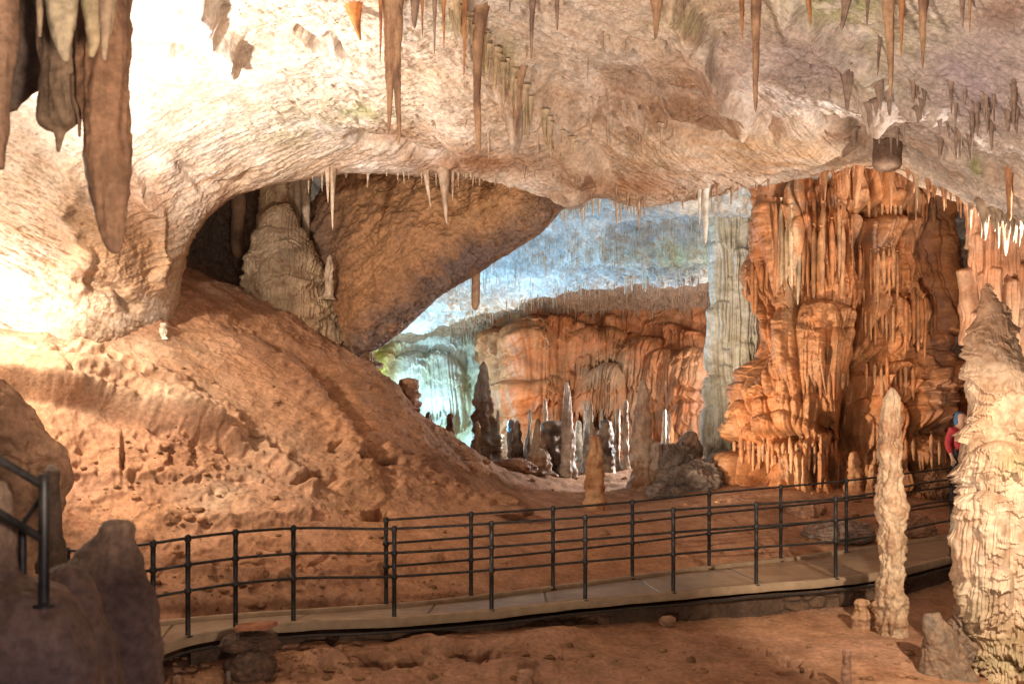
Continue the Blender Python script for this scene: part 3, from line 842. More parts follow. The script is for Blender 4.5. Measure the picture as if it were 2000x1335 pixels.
o, _ = column('stalagmite', [(945, 1884, 1890), (960, 1876, 1896), (1010, 1862, 1906), (1060, 1862, 1908), (1110, 1874, 1918), (1170, 1868, 1930), (1240, 1852, 1940), (1320, 1830, 1950), (1370, 1815, 1960)], 11.5, int(170 * Q), int(260 * Q), .9, dK, tK, M_FLOW)
tag(rebase(o, P(1890, 1320, 11.5)), 'grey knobbly stalagmite leaning on the pale tiered column', 'stalagmite', 'stalagmites')
o, _ = column('rock', [(1198, 1812, 1826), (1215, 1806, 1842), (1250, 1798, 1870), (1290, 1800, 1895), (1335, 1790, 1905)], 11.1, 120, 90, .8,
              lambda Vv, n, px, py, ph: .14 * fbm(Vv * 3, 4), tK, M_DARK)
tag(rebase(o, P(1850, 1330, 11.1)), 'low brown rock lump at the foot of the knobbly grey stalagmite', 'rock')

# ------------------------------------------------------------------ flowstone cone under the arch
CAN_C = tiers(480, 730, 440, 690, 38, 22, .12, 6, rng, 1.3) + [(560, 540, 70, 562, .3, 8), (540, 395, 40, 450, .12, 8), (590, 470, 60, 520, .16, 10)]
root = empty('flowstone_cone', P(600, 660, 18.4))
tag(root, 'pale banded flowstone cone standing under the low arch', 'flowstone')
o, _ = column('cone_body', [(340, 512, 560), (400, 506, 566), (440, 504, 584), (480, 496, 604), (520, 484, 622), (560, 480, 640), (600, 498, 662), (640, 522, 684), (680, 560, 716), (720, 590, 745)],
              18.9, int(360 * Q), int(380 * Q), .8,
              lambda Vv, n, px, py, ph: flow(px, py, CAN_C, 5, 8)[0] * .7 + ledges(px, py + .35 * (px - 590), 26, .09, 5, 12, 7) + ledges(px, py, 12, .03, 3, 14, 6) + .06 * fbm(Vv * 2.0, 3),
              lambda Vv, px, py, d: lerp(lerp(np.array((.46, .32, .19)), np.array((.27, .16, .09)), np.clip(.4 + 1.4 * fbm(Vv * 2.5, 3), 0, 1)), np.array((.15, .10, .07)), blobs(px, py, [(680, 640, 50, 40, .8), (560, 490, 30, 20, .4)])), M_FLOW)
parent_keep(o, root)
for (x0, x1, yb, w) in [(518, 540, 372, 8), (573, 590, 470, 14), (596, 605, 560, 9), (556, 566, 440, 9), (612, 618, 470, 7)]:
    pass

# ------------------------------------------------------------------ slab of brown rock behind the arch, with the dark recess at its end
SL = [  # per row: control points along the slab's lower edge
    [(690, 640, 21), (720, 600, 21.5), (780, 560, 21.5), (850, 505, 21.5), (930, 455, 21), (1010, 405, 20.5), (1080, 345, 20), (1150, 290, 20)],
    [(700, 694, 18.3), (742, 668, 18.2), (805, 628, 18.1), (880, 562, 18.0), (960, 516, 17.9), (1050, 456, 17.8), (1110, 402, 17.6), (1180, 350, 17.4)],
    [(672, 640, 18.2), (706, 600, 17.8), (760, 555, 17.6), (830, 497, 17.4), (910, 447, 17.3), (995, 392, 17.2), (1064, 345, 17.2), (1130, 310, 17)],
    [(640, 590, 18.9), (660, 530, 18.5), (705, 470, 18.2), (765, 420, 18), (845, 375, 17.8), (925, 335, 17.6), (1000, 300, 17.5), (1080, 270, 17.4)],
    [(590, 600, 20.5), (595, 490, 20.3), (625, 400, 20), (685, 340, 19.6), (765, 295, 19.2), (850, 270, 18.8), (950, 250, 18.5), (1030, 230, 18)],
    [(520, 600, 22.5), (520, 460, 22.5), (545, 370, 22), (605, 310, 21.5), (700, 260, 21), (800, 230, 20.5), (900, 220, 20), (1000, 210, 19.5)],
    [(420, 620, 24), (420, 470, 24), (440, 360, 23.5), (500, 280, 23), (600, 220, 22), (700, 200, 21.5), (800, 200, 21), (950, 200, 20)],
    [(250, 640, 23), (250, 470, 23), (280, 340, 23), (350, 250, 22.5), (450, 200, 22), (600, 180, 21.5), (700, 180, 21), (900, 180, 20)],
]
ctl = np.array([[P(*p) for p in row] for row in SL])
g = catmull(np.arange(8), ctl, np.concatenate([np.linspace(0, 1, int(60 * Q)), np.linspace(1.01, 4, int(420 * Q)), np.linspace(4.02, 7, int(200 * Q))]))
g = np.transpose(catmull(np.arange(8), np.transpose(g, (1, 0, 2)), np.linspace(0, 7, int(620 * Q))), (1, 0, 2))
Nn = grid_normals(g)
if Nn[300 * g.shape[0] // 680, g.shape[1] // 2, 1] > 0: Nn = -Nn
PX, PY = project(g)
band = np.exp(-((np.broadcast_to(np.linspace(0, 1, g.shape[0])[:, None], PX.shape) - .17) / .09) ** 2)
D = .34 * fbm(g * .8, 4) + .13 * fbm(g * 1.7 + 9, 4, ridge=True) + .05 * fbm(g * 5, 3) + band * (.16 * fbm(g * np.array([3.5, 3.5, 5]) + 2, 4, .6) + .05 * fbm(g * 9, 2))
D += .025 * fbm(np.stack([g[..., 0] * 1.2 + g[..., 2] * 1.2, g[..., 1] * 2, (g[..., 2] - g[..., 0]) * 7], -1), 3, ridge=True)
tt_ = np.broadcast_to(np.linspace(0, 1, g.shape[0])[:, None], PX.shape)
D = D * (1 - .7 * np.exp(-((tt_ - .09) / .05) ** 2))
g = g + Nn * D[..., None]
PX, PY = project(g)
a, b = fbm(g * 1.0 + 4, 4), fbm(g * 3 + 4, 3)
col = lerp(np.array((.36, .18, .08)), np.array((.24, .115, .055)), np.clip(.45 + 1.3 * a, 0, 1))
col = lerp(col, np.array((.12, .085, .075)), np.clip(band * (.9 + b), 0, .9))
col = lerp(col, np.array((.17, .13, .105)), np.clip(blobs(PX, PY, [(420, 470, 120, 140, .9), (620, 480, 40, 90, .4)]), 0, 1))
col = lerp(col, np.array((.42, .22, .09)), blobs(PX, PY, [(950, 400, 120, 60, .6), (760, 500, 60, 60, .3)]))
o = mesh_grid('cave_wall', g, col, M_WET if False else M_DARK)
tag(o, 'brown rock wall slanting behind the low arch', kind='structure')

# ------------------------------------------------------------------ deep chamber: roof, cascade, orange wall, right wall
DC = [
    (600, [(300, 18.5), (380, 21), (470, 24), (549, 27), (620, 29), (633, 30.5), (690, 32), (740, 34)]),
    (830, [(300, 18.8), (375, 21.5), (460, 24.5), (529, 27.5), (605, 30), (617, 31), (655, 32.5), (680, 34)]),
    (900, [(300, 18.8), (372, 21.5), (455, 24.5), (519, 27.5), (586, 29.6), (597, 30.6), (640, 32), (665, 34)]),
    (1000, [(300, 18.8), (370, 21.5), (450, 24.2), (494, 26.5), (548, 28.4), (558, 29.4), (618, 31), (650, 34)]),
    (1100, [(300, 18.8), (375, 21.5), (448, 24.0), (473, 25.8), (516, 27.2), (528, 28.2), (612, 30.5), (650, 34)]),
    (1200, [(310, 18.8), (385, 21.5), (444, 23.8), (463, 25.3), (505, 26.6), (517, 27.6), (612, 30.5), (655, 34)]),
    (1300, [(320, 18.8), (390, 21.5), (440, 23.6), (456, 25.0), (498, 26.2), (510, 27.2), (620, 30.5), (660, 34)]),
    (1400, [(320, 18.8), (390, 21.5), (436, 23.4), (448, 24.8), (488, 25.8), (500, 26.8), (635, 30.5), (670, 34)]),
    (1600, [(320, 19.2), (390, 21.5), (430, 23.2), (443, 24.4), (480, 25.2), (492, 26.2), (640, 30.5), (680, 34)]),
    (2300, [(320, 19.2), (380, 21.5), (430, 23.2), (443, 24.4), (480, 25.2), (492, 26.2), (640, 30.5), (680, 34)]),
]
qx = np.concatenate([np.linspace(600, 1480, int(760 * Q)), np.linspace(1484, 2300, int(60 * Q))])
rd2 = np.concatenate([np.linspace(0, 1, int(40 * Q)), np.linspace(1.01, 6.2, int(460 * Q)), np.linspace(6.25, 7, int(30 * Q))])
V = patch_rows(DC, 8, 0, 0, qx, rd2)
Nn = grid_normals(V)
if Nn[len(rd2) // 3, len(qx) // 3, 2] > 0: Nn = -Nn
R2 = np.broadcast_to(rd2[:, None], V.shape[:2])
D = .34 * fbm(V * .5 + 3, 3) + .20 * fbm(V * 1.6 + 3, 4, ridge=True) + .10 * fbm(V * 4.5, 3)
# crease between the blue vault and the bright band that hangs lower
Rw = R2 + .25 * fbm(V * np.array([.5, .1, .1]) + 5, 2)
D += .75 * sstep(2.35, 2.75, Rw) * sstep(4.6, 3.4, Rw) + .25 * np.exp(-((R2 - 4.0) / .4) ** 2) - .35 * np.exp(-((R2 - 2.1) / .3) ** 2) + .3 * np.exp(-((R2 - .9) / .25) ** 2)
V = V + Nn * D[..., None]
DEEPV = V
PX, PY = project(V)
a = fbm(V * 1.2 + 2, 3)
col = lerp(np.array((.40, .40, .38)), np.array((.62, .60, .55)), np.clip(.5 + 1.6 * a + .8 * fbm(V * 5, 2), 0, 1))
col = lerp(col, np.array((.45, .45, .20)), np.clip(blobs(PX, PY, [(1330, 500, 120, 30, .6), (1120, 385, 60, 20, .4)]) * (.7 + 2 * a), 0, 1))
col = lerp(col, np.array((.34, .19, .11)), sstep(4.55, 5.1, R2) * .9)
o = mesh_grid('deep_chamber_ceiling', V, col, M_CEIL)
tag(o, 'white roof of the deep chamber', kind='structure')
_ds = DEEPV[::2, ::2]
_dx, _dy = project(_ds)
_dr = R2[::2, ::2]


def on_deep(px, py, lo=0, hi=9):
    d = (_dx - px) ** 2 + (_dy - py) ** 2 + np.where((_dr < lo) | (_dr > hi), 1e7, 0)
    k = np.unravel_index(np.argmin(d), d.shape)
    return _ds[k].copy()


def wall_patch(name, cols, rows, W, H, cans, seed, flute, tintf, mat, dmul=1.0, extra=None):
    V = patch_rows(cols, rows, int(W * Q), int(H * Q))
    n = grid_normals(V)
    if n[..., 1].mean() > 0: n = -n
    px, py = project(V)
    D, fl = flow(px, py, cans, seed, flute)
    D = D * dmul + .03 * fl + .30 * fbm(V * .7 + seed, 3) + .3 * ledges(px, py, 30, .5, 10, seed, flute) + .06 * fbm(V * 3 + seed, 3)
    if extra is not None:
        D = D + extra(V, px, py)
    V = V + n * D[..., None]
    px, py = project(V)
    return mesh_grid(name, V, tintf(V, px, py, D), mat), V


# orange flowstone wall
rng = random.Random(21)
CAN_W = [(1046, 618, 50, 800, 1.0, 22), (1046, 640, 36, 735, 1.3, 16), (1020, 740, 46, 850, 1.0, 16), (1060, 740, 50, 850, 1.1, 18), (1140, 640, 40, 740, .9, 20), (1100, 720, 40, 800, .7, 16),
         (1190, 712, 70, 830, 1.4, 22), (1190, 640, 50, 720, .9, 10), (1260, 660, 54, 900, 1.0, 16), (1320, 690, 56, 920, 1.1, 16), (1370, 690, 40, 930, .9, 10), (1130, 790, 50, 880, .7, 16),
         (985, 640, 20, 880, .7, 8), (1235, 800, 40, 920, .9, 10), (1015, 850, 60, 920, .8, 10), (1090, 850, 50, 920, .8, 10)]
CAN_W += tiers(980, 1400, 640, 920, 30, 70, .6, 18, rng, 1.7)


def tW(V, px, py, d):
    a, b = fbm(V * .8 + 3, 3), fbm(V * 2.4 + 8, 3)
    c = lerp(np.array((.50, .17, .06)), np.array((.46, .22, .10)), np.clip(.35 + 1.3 * a, 0, 1))
    c = lerp(c, RUST * .55, np.clip(.15 + 1.3 * b, 0, .65))
    c = lerp(c, np.array((.50, .36, .23)), np.clip(blobs(px, py, [(1190, 730, 60, 40, .8), (1220, 800, 60, 60, .5), (1030, 860, 60, 40, .3)]), 0, 1))
    return lerp(c, np.array((.16, .10, .07)), np.clip(blobs(px, py, [(1390, 800, 40, 120, .8), (1150, 840, 60, 24, .5)]), 0, 1))


o, WV = wall_patch('flowstone_wall', [
    (930, [(560, 33), (640, 33), (760, 33), (930, 33)]), (975, [(560, 31.5), (640, 31.5), (760, 31.4), (930, 31.2)]), (1010, [(560, 30.6), (640, 30.5), (760, 30.3), (930, 30)]),
    (1080, [(560, 30.4), (640, 30.2), (760, 30), (930, 29.6)]), (1200, [(560, 30.4), (640, 30.2), (760, 29.8), (930, 29.2)]), (1320, [(560, 29.8), (640, 29.5), (760, 28.8), (930, 27.8)]),
    (1400, [(560, 29), (640, 28.6), (760, 27.6), (930, 26.4)]), (1520, [(560, 28), (640, 27.5), (760, 26.4), (930, 25)])], 4, 720, 480, CAN_W, 31, 12, tW, M_FLOW)
tag(o, 'orange flowstone wall at the back of the deep chamber behind the stalagmites', 'flowstone')

# blue lit cascade on the left of the deep chamber
CAN_B = [(800, 690, 70, 830, 1.2, 26), (860, 690, 50, 840, 1.0, 20), (740, 690, 40, 800, .8, 18), (900, 600, 40, 760, 1.0, 16), (945, 600, 40, 760, .9, 16), (960, 690, 46, 870, 1.2, 10), (880, 760, 60, 860, 1.0, 20), (830, 640, 80, 710, .9, 14), (920, 760, 40, 900, .8, 16)]
CAN_B += tiers(700, 1000, 600, 880, 46, 60, .6, 20, rng, 1.3)


def tB(V, px, py, d):
    a, b = fbm(V * .8 + 3, 3), fbm(V * 2.4 + 8, 3)
    c = lerp(np.array((.66, .63, .56)), np.array((.48, .42, .28)), np.clip(.35 + 1.5 * a, 0, 1))
    c = lerp(c, np.array((.55, .38, .05)), blobs(px, py, [(735, 720, 40, 80, 1), (745, 660, 40, 50, .9)]))
    c = lerp(c, np.array((.45, .22, .08)), blobs(px, py, [(765, 690, 10, 60, .7)]))
    c = lerp(c, np.array((.36, .30, .12)), blobs(px, py, [(915, 780, 20, 90, .6)]))
    return lerp(c, np.array((.14, .13, .12)), np.clip(-.1 + 1.2 * b, 0, .6))


o, BV = wall_patch('flowstone_cascade', [
    (560, [(520, 31), (640, 31), (760, 30.8), (920, 30)]), (690, [(520, 33), (640, 32.8), (760, 32.2), (920, 31)]), (800, [(520, 34), (640, 33.8), (760, 33.2), (920, 32)]),
    (900, [(520, 34.2), (640, 34), (760, 33.4), (920, 32.4)]), (1010, [(520, 34.5), (640, 34.3), (760, 33.8), (920, 33)]), (1100, [(520, 35), (640, 35), (760, 35), (920, 35)])],
    4, 520, 440, CAN_B, 41, 13, tB, M_FLOW)
tag(o, 'white flowstone cascade lit blue at the far end of the deep chamber', 'flowstone')

# right-hand wall behind the pale column
CAN_R = [(1860, 360, 60, 560, .7, 20), (1900, 440, 40, 600, .8, 20), (1935, 420, 40, 560, .6, 20), (1940, 560, 34, 690, .7, 26), (1985, 540, 40, 700, .7, 20), (1905, 540, 30, 780, .8, 14), (1900, 620, 26, 860, .9, 10), (1890, 700, 30, 900, .8, 10)]
CAN_R += tiers(1850, 2300, 420, 900, 50, 80, .45, 20, rng, 1.2)


def tR(V, px, py, d):
    a, b = fbm(V * .9 + 13, 3), fbm(V * 3 + 8, 3)
    c = lerp(np.array((.50, .23, .10)), np.array((.55, .36, .22)), np.clip(.35 + 1.3 * a, 0, 1))
    c = lerp(c, np.array((.60, .52, .44)), np.clip(blobs(px, py, [(1880, 470, 30, 70, .6), (1930, 470, 30, 40, .4)]) + .2 * b, 0, 1))
    return lerp(c, np.array((.17, .11, .08)), np.clip(.0 + 1.2 * b + blobs(px, py, [(1990, 690, 50, 60, .7), (1980, 500, 40, 30, .5)]), 0, .8))  # dark at random; shade beside the pale column is also put into the colour


o, RV = wall_patch('side_wall', [
    (1790, [(300, 26), (420, 26), (560, 26), (760, 25.6), (960, 25)]), (1880, [(300, 22.5), (420, 22.6), (560, 22.9), (760, 22.6), (960, 22.2)]), (1940, [(300, 20.5), (420, 20.8), (560, 21), (760, 20.8), (960, 20.4)]),
    (2000, [(300, 19.5), (420, 19.6), (560, 19.6), (760, 19.2), (960, 18.6)]), (2150, [(300, 18), (420, 18), (560, 18), (760, 17.6), (960, 17)]), (2500, [(300, 15.5), (420, 15.5), (560, 15.5), (760, 15), (960, 14.5)])],
    5, 420, 420, CAN_R, 51, 12, tR, M_FLOW)
tag(o, 'rust brown draped rock wall behind the pale tiered column', 'flowstone')

# ------------------------------------------------------------------ dripstone builders
def spike_mesh(name, L, r, up=False, lean=(0, 0), lump=.30, pw=.85, nv=48, nu=20, seed=0, tint=(CREAM, BROWN), flare=.5, tipr=.12, ridge=.12, lump_scale=3.0, mat=None, bulge=0.0):
    t = np.linspace(0, 1, nv)
    rad = r * (tipr + (1 - tipr) * (1 - t) ** pw)
    rad = rad * (1 + flare * (np.exp(-t * 14) + (.7 * np.exp(-t * 5) if not up else 0))) * (1 + bulge * np.sin(t * 5.5 + seed))
    rad = rad * np.sqrt(np.clip((1.0 - t) / (.05 if not up else .045), 0, 1).clip(0, 1))
    ph = np.linspace(0, 2 * math.pi, nu, endpoint=False)
    s = 1 if up else -1
    wob = np.stack([perlin(np.stack([t * L * 1.1 + seed * 3.1, t * 0 + k * 7.7, t * 0 + seed], -1)) for k in (0, 1)], -1) * (r * .55 if not up else min(r * .9, .055)) * t[:, None] ** .5
    cx = lean[0] * t ** 1.3 + wob[:, 0]
    cy = lean[1] * t + wob[:, 1]
    x = rad[:, None] * np.cos(ph)
    y = rad[:, None] * np.sin(ph)
    z = np.broadcast_to((s * t * L)[:, None], x.shape)
    V = np.stack([x, y, z], -1)
    q = np.stack([np.cos(ph)[None] + 0 * x, np.sin(ph)[None] + 0 * x, z * lump_scale * .35 / max(r, .04) * .12], -1)
    n = fbm(q * 1.3 + seed * 5.3, 3)
    n2 = fbm(np.stack([np.cos(ph)[None] * 2.6 + 0 * x, np.sin(ph)[None] * 2.6 + 0 * x, z * (lump_scale * 1.6)], -1) + seed, 3, .6)
    k = 1 + lump * (1.1 * n + .9 * n2)
    if up:
        k = k + .32 * perlin(np.stack([z * 2.6 / max(L, .3) * 4, x * 0 + seed, .5 * np.cos(ph)[None] + 0 * x], -1)) + .12 * perlin(np.stack([z * 9 + seed, np.cos(ph)[None] + 0 * x, np.sin(ph)[None] + 0 * x], -1))
    if ridge:
        k = k + ridge * fbm(np.stack([np.cos(ph)[None] * 2.2 + 0 * x, np.sin(ph)[None] * 2.2 + 0 * x, z * .25], -1) + seed + 9, 2, ridge=True)
    V[..., 0] *= k
    V[..., 1] *= k
    V[..., 0] += cx[:, None]
    V[..., 1] += cy[:, None]
    V[-1] = V[-1].mean(0)
    zb = perlin(np.stack([z * 0 + seed * 2.2, z * 0, z * 3.3 / max(L, .25)], -1)) + .6 * perlin(np.stack([z * 0 + seed, .4 * np.cos(ph)[None] + 0 * x, z * 9 / max(L, .25)], -1))
    c = lerp(tint[0], tint[1], np.clip(.35 + 1.2 * n2 + .5 * n + .9 * zb, 0, 1)) * (1 - .25 * np.clip(zb, 0, 1))[..., None]
    return mesh_grid(name, V, c, mat or M_STAL, wrap=True, flip=not up)


def stalactite(px, py, tip, w, label, tint=(CREAM, BROWN), group='stalactites hanging from the roof', root=None, lean=0.0, **kw):
    b = root if root is not None else on_roof(px, py)
    s = b[1] / F
    x = (px - CX) * s
    z = (HY - py) * s + .12 if root is None else b[2] + .12
    L = z - (HY - tip) * s
    o = spike_mesh('stalactite', L, w * s / 2, False, (lean * s, 0), tint=tint, seed=px * .013 + tip * .007, **kw)
    o.location = (x, b[1], z)
    tag(o, label, 'stalactite', group)
    return o


def stalagmite(px, base, tip, w, label, Y=None, tint=(CREAM, CLAY), group='stalagmites on the cave floor', sink=.08, lean=0.0, **kw):
    b = floor_at(px, base) if Y is None else P(px, base, Y)
    s = b[1] / F
    z = b[2] - sink
    L = (HY - tip) * s - z
    kw.setdefault('lump', .58)
    kw.setdefault('lump_scale', 4.0)
    o = spike_mesh('stalagmite', L, w * s / 2, True, (lean * s, 0), tint=tint, seed=px * .017 + tip * .003, **{**dict(pw=.7, tipr=.3, flare=.35), **kw})
    o.location = ((px - CX) * s, b[1], z)
    tag(o, label, 'stalagmite', group)
    return o


TBR = (np.array((.44, .27, .16)), np.array((.25, .14, .09)))
TLT = (np.array((.54, .40, .28)), np.array((.36, .23, .14)))
TDK = (np.array((.34, .24, .18)), np.array((.20, .13, .10)))
TRD = (np.array((.50, .24, .11)), np.array((.34, .15, .07)))
TWH = (np.array((.74, .70, .62)), np.array((.58, .50, .38)))

# dripping fringes hanging in front of the great column, parts of it
for px, t_, b_, w in HANG:
    Y = on_column(px, t_ * .45 + b_ * .55)
    s = Y / F
    thick = t_ > 820
    a_ = .5 + .5 * math.sin(px * 1.7)
    c0 = np.array((.44, .175, .065)) * (1 - a_) + np.array((.47, .25, .12)) * a_
    if 1515 < px < 1560 and t_ < 500: c0 = np.array((.58, .42, .26))
    o = spike_mesh('drapery', (b_ - t_) * s, w * s / 2, False, (0, 0), tint=(c0, c0 * .6), seed=px * .031, lump=.35, pw=.6 if not thick else .7, nv=40, nu=12, flare=-.85, ridge=.15, tipr=.2, mat=M_FLOW)
    o.location = np.array([(px - CX) * s, Y + w * s * .12, (HY - t_) * s]) - np.array(COL_ROOT.location)
    o.parent = COL_ROOT
# large hanging stalactites, each with its own look
BIG = [
    (762, -40, 265, 30, 'tall brown stalactite in the middle of the roof, thickest of its close pair', TBR, dict(ridge=.2)),
    (776, -40, 284, 20, 'slim dark stalactite with a needle tip reaching past its thicker twin', TBR, dict(pw=.5, ridge=.1)),
    (767, -40, 175, 46, 'broad brown root from which the tall brown pair of stalactites grows', TBR, dict(ridge=.3, pw=1.3)),
    (742, -40, 125, 10, 'short thin rust stalactite left of the tall brown pair', TRD, {}),
    (811, -40, 56, 30, 'stubby grey stalactite with a sharp brown tip beside the tall pair', TDK, {}),
    (824, -40, 74, 9, 'thin short stalactite just past the stubby grey one', TRD, {}),
    (849, -40, 108, 11, 'thin dark stalactite above the ledge, first of two close together', TDK, {}),
    (867, -40, 100, 10, 'thin rust stalactite beside the dark one above the ledge', TRD, {}),
    (907, -40, 155, 12, 'narrow red brown stalactite left of the long carrot shaped one', TRD, {}),
    (933, 20, 303, 24, 'long carrot shaped brown stalactite reaching down to the ledge of the arch', TBR, dict(pw=.55, ridge=.15, bulge=.12)),
    (1042, -40, 116, 16, 'dark stalactite with a bent tip over the rough middle of the roof', TDK, dict(lean=-4)),
    (1088, -40, 62, 15, 'short dark stalactite right of the bent one', TDK, {}),
    (996, -20, 25, 9, 'tiny dark stalactite at the top of the roof near the slanting rib', TDK, {}),
    (1281, -40, 76, 30, 'broad pointed brown stalactite like a tooth over the middle of the roof', TBR, {}),
    (1346, -40, 42, 13, 'crooked dark little stalactite past the tooth shaped one', TDK, dict(lean=-14)),
    (1449, -40, 78, 14, 'medium rust stalactite beside the very long one', TRD, {}),
    (1476, -40, 220, 19, 'very long straight rust brown stalactite over the smooth dome', TBR, dict(pw=.5)),
    (1575, -40, 50, 17, 'hooked red brown stalactite before the green stained roof', TRD, dict(lean=8)),
    (1664, -40, 62, 28, 'dark stalactite slanting over the green stained roof', TDK, dict(lean=-22)),
    (1697, -40, 52, 13, 'thin dark stalactite on the green stained roof', TDK, dict(lean=-6)),
    (1737, -40, 195, 26, 'long pale brown stalactite over the green stained roof', TBR, {}),
    (1719, 70, 152, 9, 'small dark curved stalactite beside the long pale brown one', TDK, dict(lean=-5)),
    (1762, -40, 112, 15, 'rust tipped stalactite between two longer ones on the green roof', TRD, {}),
    (1806, -40, 136, 26, 'two toned stalactite with a thread thin tip by the green stain', TBR, dict(pw=1.2)),
    (1880, -40, 56, 17, 'blunt dark stalactite, the thicker of a pair near the reddish roof', TDK, {}),
    (1894, -40, 66, 11, 'slim stalactite beside the blunt dark one near the reddish roof', TBR, {}),
    (1655, 150, 218, 24, 'grey drape like stalactite on the fold of the roof', TDK, {}),
    (1716, 168, 216, 20, 'hooked grey stalactite at the end of the fold in the roof', TDK, dict(lean=6)),
    (1972, 335, 432, 13, 'smooth orange stalactite below the moss stain near the pale column', TRD, dict(pw=.45, tipr=.3)),
    (1010, 150, 272, 22, 'brown stalactite at the low end of the slanting rib of the roof', TBR, {}),
    (688, 15, 82, 40, 'bright orange lit fin hanging from the roof at the left of the tall pair', (np.array((.62, .24, .07)), RUST), dict(lean=10, pw=1.3)),
]
for px, py, tip, w, lab, ti, kw in BIG:
    stalactite(px, py, tip, w, lab, ti, nv=90, nu=28, **kw)
# under the arch and in front of the deep chamber
stalactite(640, 330, 398, 11, 'short pale stalactite under the arch beside the longest pale one', TLT, nv=60, lump=.3)
stalactite(650, 330, 450, 12, 'longest pale stalactite under the arch in front of the brown slab', TLT, nv=80, lump=.3)
stalactite(598, 345, 560, 16, 'long pale column like stalactite beside the flowstone cone', TLT, nv=80, pw=.35, tipr=.4, root=P(598, 345, 19.6))
stalactite(580, 345, 500, 20, 'fluted pale stalactite merging with the flowstone cone', TLT, nv=80, pw=.5, ridge=.25, root=P(580, 345, 19.7))
stalactite(562, 350, 470, 22, 'thick fluted stalactite above the flowstone cone', TLT, nv=80, pw=.5, ridge=.25, root=P(562, 350, 19.6))
stalactite(530, 360, 420, 14, 'short stalactite on the dark side of the flowstone cone', TLT, nv=60, root=P(530, 355, 19.4))
stalactite(465, 370, 505, 30, 'blunt brown stalactite hanging in the dark recess under the arch', TBR, nv=60, pw=.4, tipr=.45, root=P(465, 360, 20.5))
stalactite(832, 335, 405, 13, 'curved pale drapery stalactite under the arch, left one of the two on the slab', TLT, lean=8)
stalactite(866, 335, 437, 20, 'long tapering pale drapery stalactite over the brown slab', TLT, lean=8, ridge=.2)
stalactite(884, 335, 395, 9, 'short pale stalactite beside the tapering drapery over the brown slab', TLT)
stalactite(930, 520, 606, 17, 'dark brown stub stalactite hanging from the slab edge against the blue chamber', TBR, root=P(930, 520, 17.9), pw=.3, tipr=.5, nv=60)
stalactite(1377, 375, 476, 16, 'pale stalactite with a white lit edge before the pale pillar', TWH, pw=.5, nv=60)
stalactite(1366, 375, 442, 8, 'thin white stalactite left of the white edged one', TWH)
stalactite(1248, 395, 446, 8, 'single cream stalactite on the brow over the blue roof', TLT)
stalactite(1205, 392, 446, 9, 'cream stalactite over the blue roof, shorter neighbour of the needle', TLT)
stalactite(1678, 325, 408, 24, 'orange drapery stalactite hanging before the great column', TRD, lean=-6, ridge=.2)
stalactite(1741, 325, 418, 13, 'rust stalactite hanging in front of the middle of the great column', TRD)
stalactite(1612, 335, 392, 13, 'small rust stalactite before the upper edge of the great column', TRD)
stalactite(1790, 340, 410, 9, 'pale thin stalactite before the smooth right shaft of the great column', TLT)
stalactite(1812, 350, 398, 11, 'short orange stalactite at the shoulder of the great column', TRD)
stalactite(1924, 405, 470, 22, 'pale drooping stalactite on the bright brow by the tiered column', TLT, ridge=.2)
stalactite(1964, 425, 500, 28, 'pale wedge stalactite below the brightest part of the brow', TLT, ridge=.2)

# small ones: groups of look-alikes, copied from a few shapes
def straws(spots, label, group, tint, where, wmul=1.0, thick=(4, 8)):
    protos = [None] * 5
    r = random.Random(len(label) * 7 + len(spots))
    for i, (px, py, ln) in enumerate(spots):
        b = where(px, py)
        s = b[1] / F
        k = i % 5
        if protos[k] is None:
            o = spike_mesh('stalactite', 1.0, 1.0, False, (0, 0), lump=.16, pw=.5 + .15 * k, nv=14, nu=8, seed=k + len(spots) * .37, tint=tint, flare=.6, tipr=.2, lump_scale=2.2)
            protos[k] = o
        else:
            o = protos[k].copy()
            COL.objects.link(o)
        w = r.uniform(*thick) * wmul * s / 2
        o.scale = (w, w, ln * s + .06)
        o.location = (b[0], b[1], b[2] + .06)
        o.rotation_euler = (r.uniform(-.04, .04), r.uniform(-.05, .05), r.uniform(0, 6.28))
        tag(o, label, 'stalactite', group)


rng = random.Random(77)
def brow_y(px):
    return float(np.interp(px, [430, 520, 640, 760, 900, 1000, 1140, 1260, 1340, 1450, 1580, 1680, 1760, 1850, 1910, 1990], [402, 367, 347, 343, 345, 350, 374, 405, 395, 372, 350, 331, 336, 383, 410, 438]))


def along(n, x0, x1, l0, l1, dy=-4, sp=0):
    o = []
    for i in range(n):
        x = rng.uniform(x0, x1)
        o.append((x, brow_y(x) + dy - rng.uniform(0, sp), l0 + (l1 - l0) * rng.random() ** 2))
    return o


straws(along(30, 600, 1000, 8, 34, sp=3), 'thin cream straw stalactite along the lower edge of the low arch', 'straw stalactites on the low arch edge', TLT, on_roof, thick=(3, 7))
straws(along(38, 1000, 1500, 10, 40, sp=22), 'thin brown straw stalactite on the brow over the blue chamber', 'straw stalactites on the brow over the chamber', TBR, on_roof, thick=(3, 7))
straws(along(34, 1600, 1880, 14, 60, sp=6), 'thin rust stalactite fringing the roof in front of the great column', 'fringe of stalactites before the great column', TRD, on_roof, thick=(4, 9))
straws(along(26, 1885, 1998, 20, 75, sp=6), 'pale hanging stalactite in the fringe below the bright brow', 'fringe of stalactites below the bright brow', TLT, on_roof, thick=(5, 12))
sp = []
for i in range(40):
    a = rng.random()
    sp.append((900 + 420 * rng.random(), 60 + 250 * a, 12 + 46 * rng.random() ** 2))
straws(sp, 'thin cream straw stalactite on the rough middle of the roof', 'straw stalactites on the rough roof', TLT, on_roof, thick=(3, 7))
sp = [(1660 + 335 * rng.random() ** .8, 165 + 110 * rng.random(), 22 + 40 * rng.random()) for i in range(40)]
